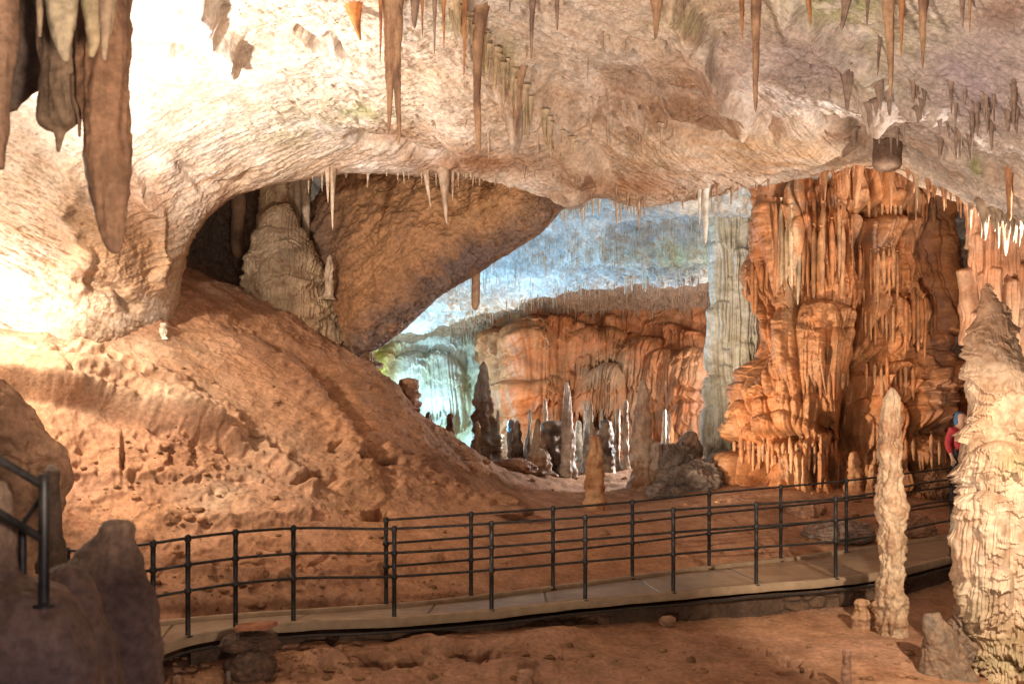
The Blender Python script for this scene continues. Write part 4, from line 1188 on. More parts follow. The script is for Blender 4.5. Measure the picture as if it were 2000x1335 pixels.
straws(sp, 'small dark stalactite in the field of dark ones on the roof near the pale column', 'field of small dark stalactites', TDK, on_roof, thick=(6, 14))
sp = []
for i in range(34):
    x = rng.uniform(1065, 1250)
    sp.append((x, 376 + 16 * rng.random() + (0 if x > 1140 else (1140 - x) * .45), 16 + 44 * rng.random() ** 1.5))
straws(sp, 'white lit stalactite at the front edge of the deep chamber roof', 'white stalactites at the front of the deep chamber', TWH, lambda a, b: on_deep(a, b, .6), thick=(5, 10))
sp = []
for i in range(38):
    x = rng.uniform(960, 1390)
    sp.append((x, float(np.interp(x, [900, 1000, 1100, 1200, 1300, 1400], [606, 580, 558, 547, 540, 530])) - 2, 8 + 24 * rng.random() ** 1.5))
straws(sp, 'bright white stalactite on the hanging lip of the deep chamber roof', 'white stalactites on the lip of the deep chamber', TWH, lambda a, b: on_deep(a, b, 3.4, 5.0), thick=(4, 7))
sp = []
for k in range(34):
    t_ = k / 33
    sp.append((float(np.interp(t_, [0, .3, .6, .8, 1], [880, 925, 985, 1030, 1125])) + rng.uniform(-9, 9), float(np.interp(t_, [0, .3, .6, .8, 1], [-6, 55, 130, 190, 292])) + rng.uniform(-10, 10),
               float(np.interp(t_, [0, .3, .6, .75, .9, 1], [40, 60, 75, 80, 60, 18])) * rng.uniform(.35, 1.1)))
straws(sp, 'cream fringe stalactite along the slanting rib in the middle of the roof', 'fringe stalactites on the slanting rib', (np.array((.52, .38, .24)), np.array((.40, .30, .16))), on_roof, thick=(7, 15))
for (px, tip, w) in ((1893, 400, 10), (1912, 380, 6), (1940, 366, 8)):
    pass

# far too many to count: the straws all over the deep chamber's roof, one object
VS, QS, CS = [], [], []
rg = np.random.RandomState(5)
for i in range(1500):
    x = rg.uniform(880, 1395)
    lip = np.interp(x, [900, 1000, 1100, 1200, 1300, 1400], [606, 580, 558, 547, 540, 530])
    y = rg.uniform(lip - 110, lip + 75) if i % 3 else rg.uniform(lip + 5, lip + 75)
    b = on_deep(x, y, 1.6, 6.5)
    s = b[1] / F
    L = rg.uniform(6, 26) * s
    w = rg.uniform(1.4, 3.2) * s / 2
    k = len(VS) * 8
    ring = [(math.cos(j * 1.571), math.sin(j * 1.571)) for j in range(4)]
    VS.append(np.array([(b[0] + c * w, b[1] + d * w, b[2] + .05) for c, d in ring] + [(b[0] + c * w * .3, b[1] + d * w * .3, b[2] - L) for c, d in ring]))
    QS += [(k + j, k + (j + 1) % 4, k + 4 + (j + 1) % 4, k + 4 + j) for j in range(4)]
    CS.append(np.tile(np.array((.66, .58, .48)) if y < lip else np.array((.40, .26, .17)), (8, 1)))
o = mesh_raw('straw_stalactites', np.concatenate(VS), np.array(QS), np.concatenate(CS), M_STAL)
tag(o, 'countless tiny straw stalactites under the deep chamber roof', kind='stuff')

# ------------------------------------------------------------------ stalagmites
FIELD = [  # px, base, tip, width, Y, label, tint, extra
    (1160, 987, 848, 38, 18.0, 'stubby orange stalagmite standing alone on the sand just beyond the railing', (np.array((.50, .28, .14)), RUST), dict(pw=.45, tipr=.25)),
    (1741, 1240, 756, 54, 12.3, 'tall knobbly cream stalagmite standing in front of the walkway', (np.array((.56, .42, .28)), np.array((.36, .20, .11))), dict(pw=.3, tipr=.22, lump=.62, lump_scale=5.0, nv=300, nu=72, flare=.1)),
    (1683, 1232, 1168, 30, 12.5, 'short round topped stalagmite at the foot of the tall knobbly one', (np.array((.46, .28, .15)), CLAY), dict(pw=.25, tipr=.5)),
    (1652, 1345, 1265, 20, 10.5, 'thin pink tipped stalagmite in the sandy foreground', (np.array((.48, .28, .2)), CLAY), dict(pw=.3, tipr=.45)),
    (1026, 1350, 1306, 36, 10.3, 'rounded stub stalagmite at the bottom of the picture below the walkway', (np.array((.42, .25, .17)), CLAY), dict(pw=.25, tipr=.6)),
    (1093, 1300, 1264, 13, 11.0, 'tiny stalagmite on a hump of earth below the walkway', (CLAY, BROWN), {}),
    (445, 1345, 1308, 20, 9.9, 'small grey stub stalagmite next to the stone stack', (GREY * .5, BROWN * .7), dict(pw=.6, tipr=.3)),
    (343, 1350, 1316, 30, 9.7, 'pale low stump stalagmite beside the dark rock', (np.array((.30, .22, .17)), BROWN), dict(pw=.6, tipr=.4)),
    (320, 650, 630, 13, None, 'tiny white stump stalagmite alone on the slope', TWH, dict(pw=.2, tipr=.6)),
    (641, 575, 496, 19, 18.4, 'thin pale stalagmite beside the flowstone cone', TLT, dict(pw=.5, tipr=.3)),
    (797, 838, 737, 44, 19.0, 'blocky brown stalagmite on the crest of the slope before the blue cascade', (np.array((.36, .20, .13)), BROWN), dict(pw=.25, tipr=.5, ridge=.2)),
    (835, 860, 803, 22, 20.2, 'dark lump stalagmite next to the blocky one on the crest', (BROWN, DARK), {}),
    (878, 880, 806, 22, 21.0, 'dark pointed stalagmite before the white cascade', (BROWN, DARK), dict(pw=.4)),
    (944, 900, 705, 66, 23.5, 'large pointed grey cone stalagmite lit white along one side', (np.array((.36, .30, .24)), BROWN), dict(pw=.8, tipr=.12, nv=120, nu=40)),
    (931, 886, 822, 12, 21.5, 'slim pale stalagmite in front of the large grey cone', TLT, dict(pw=.3, tipr=.4)),
    (981, 890, 848, 15, 27.0, 'pale stalagmite glowing blue between two grey ones', TWH, dict(pw=.3, tipr=.5)),
    (998, 892, 818, 17, 24.5, 'small grey stalagmite behind the blue glowing one', (GREY, BROWN), dict(pw=.3, tipr=.4)),
    (1012, 912, 820, 30, 22.0, 'dark stalagmite with a white rimmed thin top', (np.array((.32, .25, .2)), DARK), dict(pw=1.1, tipr=.25)),
    (1050, 926, 816, 62, 21.6, 'grey cone stalagmite with a thin crooked point', (np.array((.36, .27, .2)), BROWN), dict(pw=1.3, tipr=.12, nv=90, nu=36)),
    (1108, 925, 744, 36, 22.0, 'tallest thin white stalagmite on a dark stump in the middle of the field', (np.array((.58, .48, .40)), np.array((.30, .2, .15))), dict(pw=.9, tipr=.22, nv=120, nu=32, lump=.34)),
    (1082, 922, 820, 42, 22.4, 'broad dark flat topped stump stalagmite beside the tallest thin one', (np.array((.27, .19, .14)), DARK), dict(pw=.12, tipr=.6)),
    (1130, 890, 820, 20, 26.0, 'knobbly stalagmite lit bright blue', TWH, dict(pw=.5, tipr=.3, lump=.4, lump_scale=9)),
    (1184, 915, 818, 30, 23.0, 'dark stump stalagmite with a pale shoulder', (np.array((.30, .22, .16)), DARK), dict(pw=.2, tipr=.4)),
    (1207, 900, 796, 11, 23.6, 'thin wavy pale stalagmite, shorter of the two beside the thick one', (np.array((.52, .42, .34)), BROWN), dict(pw=.25, tipr=.5, lump=.3)),
    (1223, 900, 780, 11, 23.4, 'thin straight pale stalagmite close to the thick pointed one', (np.array((.52, .42, .34)), BROWN), dict(pw=.25, tipr=.5)),
    (1256, 955, 736, 62, 20.9, 'thick stepped stalagmite with a long pale finger on top', (np.array((.46, .34, .25)), BROWN), dict(pw=1.0, tipr=.2, nv=160, nu=48, lump=.26)),
    (1283, 950, 862, 28, 20.6, 'small grey stalagmite leaning on the thick stepped one', (np.array((.40, .31, .25)), BROWN), dict(pw=.4, tipr=.4)),
    (1310, 905, 815, 14, 25.5, 'small orange lit stalagmite before the orange wall', (np.array((.52, .30, .16)), RUST), dict(pw=.5, tipr=.3)),
    (1668, 955, 880, 34, 18.9, 'small brown cone stalagmite at the foot of the great column', (np.array((.45, .24, .12)), RUST), dict(pw=.6, tipr=.25)),
    (1702, 960, 905, 20, 18.7, 'little rust stalagmite next to the cone at the great column', (np.array((.45, .24, .12)), RUST), dict(pw=.5, tipr=.3)),
]
for px, base, tip, w, Y, lab, ti, kw in FIELD:
    stalagmite(px, base, tip, w, lab, Y, ti, sink=.25 if (Y or 0) > 20 else .1, **{**dict(nv=70, nu=28), **kw})

rgs = random.Random(33)
for k in range(16):
    px = rgs.uniform(960, 1330)
    base = rgs.uniform(896, 926)
    stalagmite(px, base, base - rgs.uniform(45, 135), rgs.uniform(9, 16), 'slender knobbly stalagmite among the dark stumps before the orange wall', rgs.uniform(22.0, 25.5),
               (np.array((.66, .56, .45)), np.array((.42, .30, .21))), 'slender stalagmites before the orange wall', sink=.25, nv=60, nu=18, pw=.6, tipr=.25, lean=rgs.uniform(-5, 5))


def boulder(name, px, py, Y, rx, ry, label, cat, tint, seed, rz=None, amp=.3, freq=1.2, mat=None, nv=110, nu=150, ridge=.0, flat=0.0, group=None):
    s = Y / F
    c = P(px, py, Y)
    th = np.linspace(0, math.pi, nv)
    ph = np.linspace(0, 2 * math.pi, nu, endpoint=False)
    d = np.stack([np.sin(th)[:, None] * np.cos(ph), np.sin(th)[:, None] * np.sin(ph), np.broadcast_to(np.cos(th)[:, None], (nv, nu))], -1)
    R = np.array([rx * s, (rz or (rx + ry) / 2) * s, ry * s])
    n = fbm(d * freq + seed, 4) + .35 * fbm(d * freq * 3.1 + seed, 3, ridge=True) * (1 + ridge)
    V = c + d * R * (1 + amp * n)[..., None]
    b = fbm(d * 4 + seed, 4)
    o = mesh_grid(name, V, lerp(tint[0], tint[1], np.clip(.45 + 1.2 * b, 0, 1)), mat or M_DARK, wrap=True)
    tag(rebase(o, c), label, cat, group)
    return o


TGB = (np.array((.26, .20, .16)), np.array((.12, .09, .075)))
boulder('boulder', 1318, 925, 20.9, 46, 60, 'dark ribbed boulder behind the thick stepped stalagmite', 'boulder', TGB, 3.0, amp=.4, freq=1.6, ridge=.8)
boulder('boulder', 1346, 878, 21.6, 24, 34, 'rounded grey boulder topping the dark heap beside the pale pillar', 'boulder', (np.array((.33, .26, .2)), BROWN), 5.0, amp=.3)
boulder('boulder', 1352, 950, 20.3, 62, 50, 'big dark boulder on the sand in front of the pale pillar', 'boulder', TGB, 8.0, amp=.45, freq=1.5)
boulder('boulder', 1300, 965, 19.9, 36, 22, 'low dark boulder at the edge of the stalagmite field', 'boulder', TGB, 11.0, amp=.45)
boulder('boulder', 1570, 1000, 17.6, 40, 22, 'low brown boulder on the sand below the great column', 'boulder', (CLAY, BROWN), 13.0, amp=.4)
boulder('boulder', 1000, 912, 20.6, 46, 18, 'flat brown boulder at the near edge of the stalagmite field', 'boulder', (np.array((.34, .19, .12)), BROWN), 17.0, amp=.35)
boulder('boulder', 1640, 1040, 16.3, 66, 24, 'grey flat boulder behind the railing below the great column', 'boulder', (GREY * .8, BROWN), 19.0, amp=.4)
boulder('boulder', 1770, 1035, 16.9, 56, 30, 'brown boulder in the shade by the walkway bend', 'boulder', (CLAY * .8, BROWN), 23.0, amp=.4)
boulder('boulder', 1820, 945, 18.9, 36, 30, 'knobbly brown boulder leaning on the great column near the visitor', 'boulder', (np.array((.36, .19, .1)), BROWN), 29.0, amp=.5, freq=2)
boulder('stone', 1304, 1212, 12.45, 16, 11, 'single pale stone lying against the walkway wall', 'stone', (np.array((.32, .2, .13)), CLAY), 31.0, amp=.25, nv=40, nu=50)
boulder('stone', 1716, 1206, 12.7, 15, 10, 'orange stone between the tall and the short stalagmite', 'stone', (np.array((.50, .28, .15)), CLAY), 37.0, amp=.3, nv=40, nu=50)
boulder('stone', 990, 1000, 15.9, 50, 13, 'flat dark stone at the foot of the slope behind the railing', 'stone', (np.array((.28, .16, .1)), BROWN), 41.0, amp=.35, nv=50, nu=60)

# rocks of the near side, at the left edge
o, _ = column('rock_outcrop', [(742, -40, 6), (765, -70, 34), (805, -90, 68), (850, -110, 90), (905, -130, 116), (930, -135, 122), (965, -140, 110), (1040, -150, 98), (1120, -165, 112), (1250, -200, 130), (1420, -240, 150)], 9.7, int(300 * Q), int(300 * Q), .7,
              lambda Vv, n, px, py, ph: .16 * fbm(Vv * 1.3, 4) + .09 * fbm(Vv * 2.6 + 3, 4, ridge=True) - .12 * sstep(.05, .3, fbm(Vv * 3.2 + 9, 2)),
              lambda Vv, px, py, d: lerp(np.array((.42, .25, .16)), np.array((.17, .10, .065)), np.clip(.35 + 1.5 * fbm(Vv * 2, 4), 0, 1)), M_CLAY)
tag(rebase(o, P(0, 1300, 9.7)), 'brown pitted rock rib on the lower slope behind the stair railing', 'rock')
o, _ = column('stalagmite', [(905, 92, 104), (920, 86, 116), (960, 84, 120), (1010, 82, 119), (1060, 78, 124), (1120, 70, 130)], 8.2, 60, 90, .8,
              lambda Vv, n, px, py, ph: .035 * fbm(Vv * 6, 3), lambda Vv, px, py, d: lerp(np.array((.11, .07, .05)), np.array((.42, .33, .25)), sstep(924, 908, py)), M_DARK)
tag(rebase(o, P(100, 1120, 8.2)), 'dark upright stalagmite with a pale tip behind the stair railing post', 'stalagmite', 'stalagmites')


def dN(Vv, n, px, py, ph):
    return .07 * fbm(Vv * 1.6, 4) + .035 * fbm(Vv * 4, 4, .6, ridge=True) + .016 * fbm(Vv * 14, 3)


def tN(Vv, px, py, d):
    a = fbm(Vv * 1.8 + 3, 4)
    c = lerp(np.array((.27, .17, .11)), np.array((.17, .115, .085)), np.clip(.4 + 1.4 * a, 0, 1))
    return lerp(c, np.array((.22, .15, .12)), np.clip(sstep(1120, 1300, py) * (.7 + a), 0, .8))


o, _ = column('rock', [(1010, 218, 244), (1018, 204, 258), (1040, 188, 266), (1075, 160, 275), (1112, 142, 284), (1140, 160, 290), (1200, 130, 298), (1270, 90, 304), (1350, 40, 306), (1460, 0, 316), (1860, -60, 340)], 5.6, int(240 * Q), int(260 * Q), .8, dN, tN, M_DARK)
tag(rebase(o, P(200, 1800, 5.6)), 'large dim peaked rock blocking the near end of the walkway', 'rock')
o, _ = column('rock', [(930, -60, 12), (960, -60, 26), (1040, -60, 34), (1120, -70, 40), (1160, -80, 130), (1240, -90, 170), (1460, -90, 190), (2050, -120, 240)], 4.65, int(200 * Q), int(220 * Q), .8, dN, tN, M_DARK)
tag(rebase(o, P(20, 2000, 4.65)), 'dim rounded rock wall under the stair railing', 'rock')
o, _ = column('rock', [(1108, 120, 142), (1125, 96, 165), (1180, 80, 190), (1300, 60, 230), (1460, 50, 240), (1980, 20, 270)], 4.95, int(140 * Q), int(140 * Q), .8, dN, tN, M_DARK)
tag(rebase(o, P(140, 1900, 4.95)), 'low dim rock between the stair railing and the peaked rock', 'rock')

# cluster of great stalactites close to the viewer at the upper left
TN = (np.array((.36, .21, .14)), np.array((.19, .115, .085)))


def near_tint(lo, hi):
    return lambda Vv, px, py, d: lerp(np.array(lo), np.array(hi), np.clip(.4 + 2.2 * fbm(Vv * np.array([6, 6, .8]) + 2, 3), 0, 1))


def near_disp(Vv, n, px, py, ph):
    k = np.clip(np.ptp(Vv[..., 0], axis=1) / 2 / .13, .05, 1)[:, None]
    return k * (.075 * fbm(Vv * np.array([5, 5, .7]), 3, ridge=True) + .03 * fbm(Vv * 3, 3) + .018 * fbm(Vv * np.array([6, 6, 9.]), 3))


NEAR = [
    ([(-200, 150, 262), (-40, 150, 252), (60, 150, 250), (150, 156, 249), (250, 168, 246), (330, 178, 246), (420, 190, 243), (460, 200, 240), (482, 210, 237), (496, 222, 232)], 5.6, 'huge brown stalactite with a blunt tip, largest of those close to the viewer', (.33, .18, .11), (.20, .11, .075)),
    ([(-200, 60, 190), (-40, 66, 186), (60, 84, 184), (150, 92, 180), (200, 90, 176), (236, 84, 150), (262, 108, 126), (298, 111, 116)], 5.8, 'broad grey brown stalactite with a ragged foot beside the huge one', (.28, .19, .13), (.17, .11, .08)),
    ([(-200, -60, 30), (-40, -50, 28), (100, -40, 22), (220, -36, 12), (330, -24, 4)], 5.3, 'pale brown stalactite at the very edge beside the broad ragged one', (.40, .24, .16), (.26, .15, .1)),
    ([(-120, 84, 150), (0, 88, 146), (60, 100, 140), (120, 124, 132)], 5.0, 'cream cone stalactite hanging before the broad ragged one', (.50, .40, .28), (.40, .28, .19)),
    ([(-120, 160, 232), (0, 166, 222), (60, 172, 214), (90, 174, 190), (112, 174, 182)], 5.0, 'cream fluted stalactite hanging before the huge one', (.48, .38, .24), (.38, .25, .16)),
    ([(-120, 190, 222), (20, 194, 218), (80, 198, 212), (118, 200, 207)], 4.95, 'thin cream stalactite next to the fluted cream one', (.46, .34, .24), (.36, .22, .15)),
    ([(-120, 66, 88), (0, 72, 84), (72, 75, 80)], 5.1, 'short thin cream stalactite against the dark ledge', (.46, .34, .24), (.36, .22, .15)),
    ([(150, 140, 172), (200, 142, 166), (225, 150, 160), (268, 153, 158)], 5.7, 'small dark spike stalactite between the ragged and the huge ones', (.24, .15, .1), (.16, .1, .08)),
]
for prof, Y, lab, lo, hi in NEAR:
    o, _ = column('stalactite', prof, Y, int(200 * Q), int(260 * Q), .8, near_disp, near_tint(lo, hi), M_DARK, front=.6)
    tag(rebase(o, P((prof[0][1] + prof[0][2]) / 2, prof[0][0], Y)), lab, 'stalactite', 'great stalactites close to the viewer')
o, _ = column('rock_ledge', [(-200, -90, 130), (0, -80, 110), (90, -70, 100), (150, -60, 92), (190, -50, 50), (216, -40, 30)], 6.6, int(160 * Q), int(140 * Q), .5, lambda Vv, n, px, py, ph: .14 * fbm(Vv * 1.8, 4), near_tint((.20, .14, .11), (.09, .065, .06)), M_DARK)
tag(rebase(o, P(20, 0, 6.6)), 'dark ragged rock ledge behind the nearest stalactites', 'rock')

# the dark square stump of rock hanging from the roof
b = on_roof(1732, 285)
o, _ = column('hanging_rock', [(250, 1708, 1756), (280, 1706, 1760), (300, 1705, 1760), (320, 1704, 1762), (329, 1710, 1758), (333, 1720, 1748)], b[1] - .25, 90, 80, .8,
              lambda Vv, n, px, py, ph: .03 * fbm(Vv * 4, 3), lambda Vv, px, py, d: lerp(np.array((.16, .10, .07)), np.array((.42, .28, .19)), np.clip(sstep(300, 330, py) + .3 * fbm(Vv * 5, 2), 0, 1)), M_CEIL)
tag(rebase(o, P(1732, 255, b[1] - .25)), 'dark square stump of rock hanging from the roof over the great column', 'rock')

# ------------------------------------------------------------------ walkway, its wall, cable and railings
FR = [(150, 1330, 9.2), (240, 1290, 9.4), (307, 1263, 9.75), (367, 1243, 10.1), (460, 1227, 10.45), (573, 1215, 10.8), (770, 1207, 11.2), (960, 1192, 11.65), (1143, 1172, 12.2), (1315, 1157, 12.6), (1477, 1142, 13.0), (1632, 1130, 13.4), (1735, 1116, 13.85), (1858, 1087, 14.7), (1990, 1052, 15.8), (2130, 1025, 17)]
BK = [(200, 1240, 10.75), (260, 1226, 10.95), (320, 1219, 11.15), (410, 1210, 11.3), (500, 1203, 11.45), (640, 1194, 11.75), (800, 1183, 12.1), (930, 1169, 12.5), (1080, 1150, 13.05), (1235, 1130, 13.75), (1385, 1110, 14.4), (1525, 1095, 15.0), (1653, 1078, 15.6), (1780, 1060, 16.2), (1900, 1040, 17.0), (2040, 1015, 18.2)]


def poly3(lst, n):
    a = np.array([P(*p) for p in lst])
    t = np.concatenate([[0], np.cumsum(np.linalg.norm(np.diff(a[:, :2], axis=0), axis=1))])
    return catmull(t / t[-1], a, np.linspace(0, 1, n)), a


fe, fa = poly3(FR, 400)
be, ba = poly3(BK, 400)


def strip(name, rows, mat, kind=None, parent=None):
    return mesh_grid(name, np.stack(rows), None, mat, parent=parent)


def off(e, dz, toward=None, d=0.0):
    r = e.copy()
    r[:, 2] += dz
    if toward is not None and d:
        v = toward - e
        v[:, 2] = 0
        v /= np.linalg.norm(v, axis=1, keepdims=True)
        r = r + v * d
    return r


nd = perlin(np.stack([fe[:, 0] * 3, fe[:, 1] * 3, fe[:, 2] * 0], -1))[:, None] * np.array([0, 0.012, 0.006])
deck = [off(fe, .0, be, .10), off(fe, .0, be, .5), off(be, -.0, fe, .5), off(be, 0, fe, .06)]
nl, nw = 2600, 26
tl = np.linspace(0, 1, nl)
e0 = np.stack([np.interp(tl, np.linspace(0, 1, 400), deck[0][:, k]) for k in range(3)], -1)
e1 = np.stack([np.interp(tl, np.linspace(0, 1, 400), deck[3][:, k]) for k in range(3)], -1)
Vd = e0[None] + (e1 - e0)[None] * np.linspace(0, 1, nw)[:, None, None]
ad = np.concatenate([[0], np.cumsum(np.linalg.norm(np.diff(e0[:, :2], axis=0), axis=1))])
jd = np.abs((ad / 1.55) % 1 - .5) * 1.55
jm = np.broadcast_to((1 - sstep(.010, .022, jd))[None], Vd.shape[:2])
Vd = Vd + np.array([0, 0, 1.0]) * (.010 * fbm(Vd * 1.2, 3) + .004 * fbm(Vd * 7, 2) - .012 * jm)[..., None]
s1, s2 = fbm(Vd * 1.1 + 6, 4), fbm(Vd * 4 + 2, 4)
dc = lerp(np.array((.36, .275, .19)), np.array((.24, .17, .115)), np.clip(.35 + 1.5 * s1 + .5 * s2, 0, 1))
edge = np.minimum(np.linspace(0, 1, nw), 1 - np.linspace(0, 1, nw))[:, None] + 0 * ad[None]
dc = lerp(dc, np.array((.25, .13, .075)), np.clip((.16 - edge) * 5 * (.6 + 1.5 * s2), 0, .8))
dc = lerp(dc, np.array((.07, .05, .04)), jm * .75)
o = mesh_grid('path', Vd, dc, rock_material('damp_concrete', 24, 0.4, 0.38, 0.5, 0.3, dist=0.006))
tag(o, 'wet concrete walkway crossing the cave', kind='structure')
kf = [off(fe, -.10, be, .02) + nd, off(fe, -.005, be, 0) + nd, off(fe, .012, be, .02) + nd, off(fe, .014, be, .09), off(fe, -.01, be, .11)]
o = strip('kerb', kf, M_KERB)
tag(o, 'pale concrete edge of the walkway', kind='structure')
kb = [off(be, -.02, fe, .08), off(be, .05, fe, .07), off(be, .055, fe, .0), off(be, -.2, fe, -.02)]
o = strip('kerb', kb, M_KERB)
tag(o, 'far concrete edge of the walkway', kind='structure')

# masonry wall under the walkway
m0, m1_ = 30, 372
wl = fe[m0:m1_]
wb = be[m0:m1_]
tt = np.linspace(0, 1, 90)
L = np.linspace(0, 1, 1100)
wl2 = np.stack([np.interp(L, np.linspace(0, 1, len(wl)), wl[:, k]) for k in range(3)], -1)
wb2 = np.stack([np.interp(L, np.linspace(0, 1, len(wl)), wb[:, k]) for k in range(3)], -1)
base = off(wl2, -.14, wb2, .07)
Vw = np.stack([base + np.array([0, 0, -t * .62]) for t in tt])
dirn = wl2 - wb2; dirn[:, 2] = 0; dirn /= np.linalg.norm(dirn, axis=1, keepdims=True)
arc = np.cumsum(np.concatenate([[0], np.linalg.norm(np.diff(wl2[:, :2], axis=0), axis=1)]))
U, Z = np.broadcast_to(arc, Vw.shape[:2]), Vw[..., 2] - np.broadcast_to(base[:, 2], Vw.shape[:2])
rgw = np.random.RandomState(2)
cells = []
for r_ in range(4):
    x = rgw.uniform(0, .3)
    while x < arc[-1]:
        w = rgw.uniform(.18, .46)
        cells.append((x + w / 2, -.02 - r_ * .16 + rgw.uniform(-.03, .03)))
        x += w
cells = np.array(cells)
d1 = np.full(U.shape, 9.0); d2 = np.full(U.shape, 9.0); cid = np.zeros(U.shape, int)
wu = U + .05 * perlin(np.stack([U * 4, Z * 4, U * 0], -1)); wz = Z + .05 * perlin(np.stack([U * 4, Z * 4, U * 0 + 5], -1))
for k, (cx_, cz_) in enumerate(cells):
    m = np.abs(U - cx_) < .5
    d = np.where(m, np.hypot((wu - cx_) * .6, wz - cz_), 9)
    closer = d < d1
    d2 = np.where(closer, d1, np.minimum(d2, d)); cid = np.where(closer, k, cid); d1 = np.where(closer, d, d1)
joint = sstep(.0, .05, d2 - d1) * sstep(-.15, .2, fbm(np.stack([U * .8, Z * 2, U * 0], -1), 2)) + .0
Vw = Vw + dirn[None] * (.05 * joint * (.3 + .7 * rgw.rand(len(cells))[cid]) + .07 * fbm(Vw * 2.5, 4))[..., None]
tone = rgw.rand(len(cells))[cid]
col = lerp(np.array((.13, .085, .06)), np.array((.20, .125, .08)), np.clip(tone * .9 + .3 * fbm(Vw * 7, 2), 0, 1))
col = lerp(np.array((.10, .066, .048)), col, joint)
o = mesh_grid('stone_wall', Vw, col, M_CLAY)
tag(rebase(o, base[500]), 'low wall of rough stones carrying the front of the walkway', 'wall')


def tube(name, pts, r, mat, parent=None, nu=8):
    pts = np.asarray(pts, float)
    tg = np.gradient(pts, axis=0)
    tg /= np.linalg.norm(tg, axis=1, keepdims=True)
    up = np.where(np.abs(tg[:, 2:3]) > .9, np.array([[1., 0, 0]]), np.array([[0, 0, 1.]]))
    a = np.cross(tg, up); a /= np.linalg.norm(a, axis=1, keepdims=True)
    b = np.cross(a, tg)
    ph = np.linspace(0, 2 * math.pi, nu, endpoint=False)
    V = pts[:, None] + r * (np.cos(ph)[None, :, None] * a[:, None] + np.sin(ph)[None, :, None] * b[:, None])
    V = np.concatenate([np.repeat(pts[:1, None], nu, 1), V, np.repeat(pts[-1:, None], nu, 1)], 0)
    return mesh_grid(name, V, None, mat, wrap=True, parent=parent)


cb = off(fe, -.15, be, -.03) + np.array([0, 0, 1.0]) * (.012 * perlin(np.stack([fe[:, 0] * 1.7, fe[:, 1], fe[:, 2] * 0], -1)))[:, None]
o = tube('cable', cb[20:350], .016, M_CABLE)
tag(rebase(o, cb[180]), 'black cable running along below the walkway edge', 'cable')


def post_profile(h, r, knob=True):
    p = [(0, r * 2.0), (.012, r * 2.0), (.014, r * 1.1), (.03, r), (h - .05, r)]
    for f in (.45, .715):
        pass
    if knob:
        p += [(h - .045, r * 1.35), (h - .025, r * 1.35), (h - .02, r * .9), (h - .01, r * 1.25), (h + .008, r * 1.2), (h + .02, r * .6), (h + .024, 0.0005)]
    else:
        p += [(h, r), (h + .001, .0005)]
    return p


def post_mesh(name, h, r, mat, collars=(), knob=True, nu=14):
    p = post_profile(h, r, knob)
    for c in collars:
        p += [(c - .03, r * 1.001), (c - .022, r * 1.45), (c, r * 1.6), (c + .022, r * 1.45), (c + .03, r * 1.001)]
    p.sort()
    ph = np.linspace(0, 2 * math.pi, nu, endpoint=False)
    V = np.stack([np.stack([rr_ * np.cos(ph), rr_ * np.sin(ph), np.full(nu, z_)], -1) for z_, rr_ in p])
    return mesh_grid(name, V, None, mat, wrap=True)


HF = (.46, .72, .985)


def railing(label, posts, top_h, group, extra_before=None, extra_after=None, r=.026):
    """posts: (px, base_py, Y, height or None)"""
    base = [P(p[0], p[1], p[2]) for p in posts]
    root = empty('railing', base[len(base) // 2])
    tag(root, label, 'railing', group)
    tops = []
    proto = {}
    for p, b in zip(posts, base):
        h = p[3]
        o = post_mesh('post', h, r, M_STEEL, [h * f for f in HF[:2]])
        o.location = np.array(b) - np.array(root.location)
        o.parent = root
        tops.append((b, h))
    for f in HF:
        line = [b + np.array([0, 0, h * f]) for b, h in tops]
        if extra_before is not None: line = [np.array(e) + np.array([0, 0, top_h * f]) for e in extra_before] + line
        if extra_after is not None: line = line + [np.array(e) + np.array([0, 0, top_h * f]) for e in extra_after]
        line = np.array(line)
        t = np.concatenate([[0], np.cumsum(np.linalg.norm(np.diff(line, axis=0), axis=1))])
        q = np.linspace(0, t[-1], len(line) * 6)
        pts = pchip(t, line, q)
        o = tube('rail', pts, .0155, M_STEEL)
        parent_keep(o, root)
    return root


def hgt(top, base, Y):
    return (base - top) * Y / F


FP = [(132, 1225, 10.6, 1072), (299, 1256, 10.0, 1057), (367, 1243, 10.14, 1047), (460, 1227, 10.5, 1036), (573, 1215, 10.86, 1028), (770, 1207, 11.26, 1029), (960, 1192, 11.7, 1019), (1143, 1172, 12.25, 1007), (1315, 1157, 12.65, 993), (1477, 1142, 13.05, 982), (1632, 1130, 13.45, 971), (1858, 1085, 14.75, 934)]
railing('dark metal railing along the near edge of the walkway', [(a, b, c, hgt(d, b, c)) for a, b, c, d in FP], 1.04, 'walkway railings',
        extra_before=[P(60, 1222, 10.8)], extra_after=[P(1925, 1066, 15.3), P(1990, 1050, 15.9)])
BP = [(754, 1186, 11.98, 1012), (920, 1170, 12.45, 1001), (1080, 1150, 13.0, 990), (1235, 1130, 13.7, 977), (1385, 1110, 14.35, 961), (1525, 1095, 14.95, 948), (1653, 1078, 15.5, 936), (1858, 1047, 16.6, 911)]
railing('dark metal railing along the far edge of the walkway', [(a, b, c, hgt(d, b, c)) for a, b, c, d in BP], 1.04, 'walkway railings')

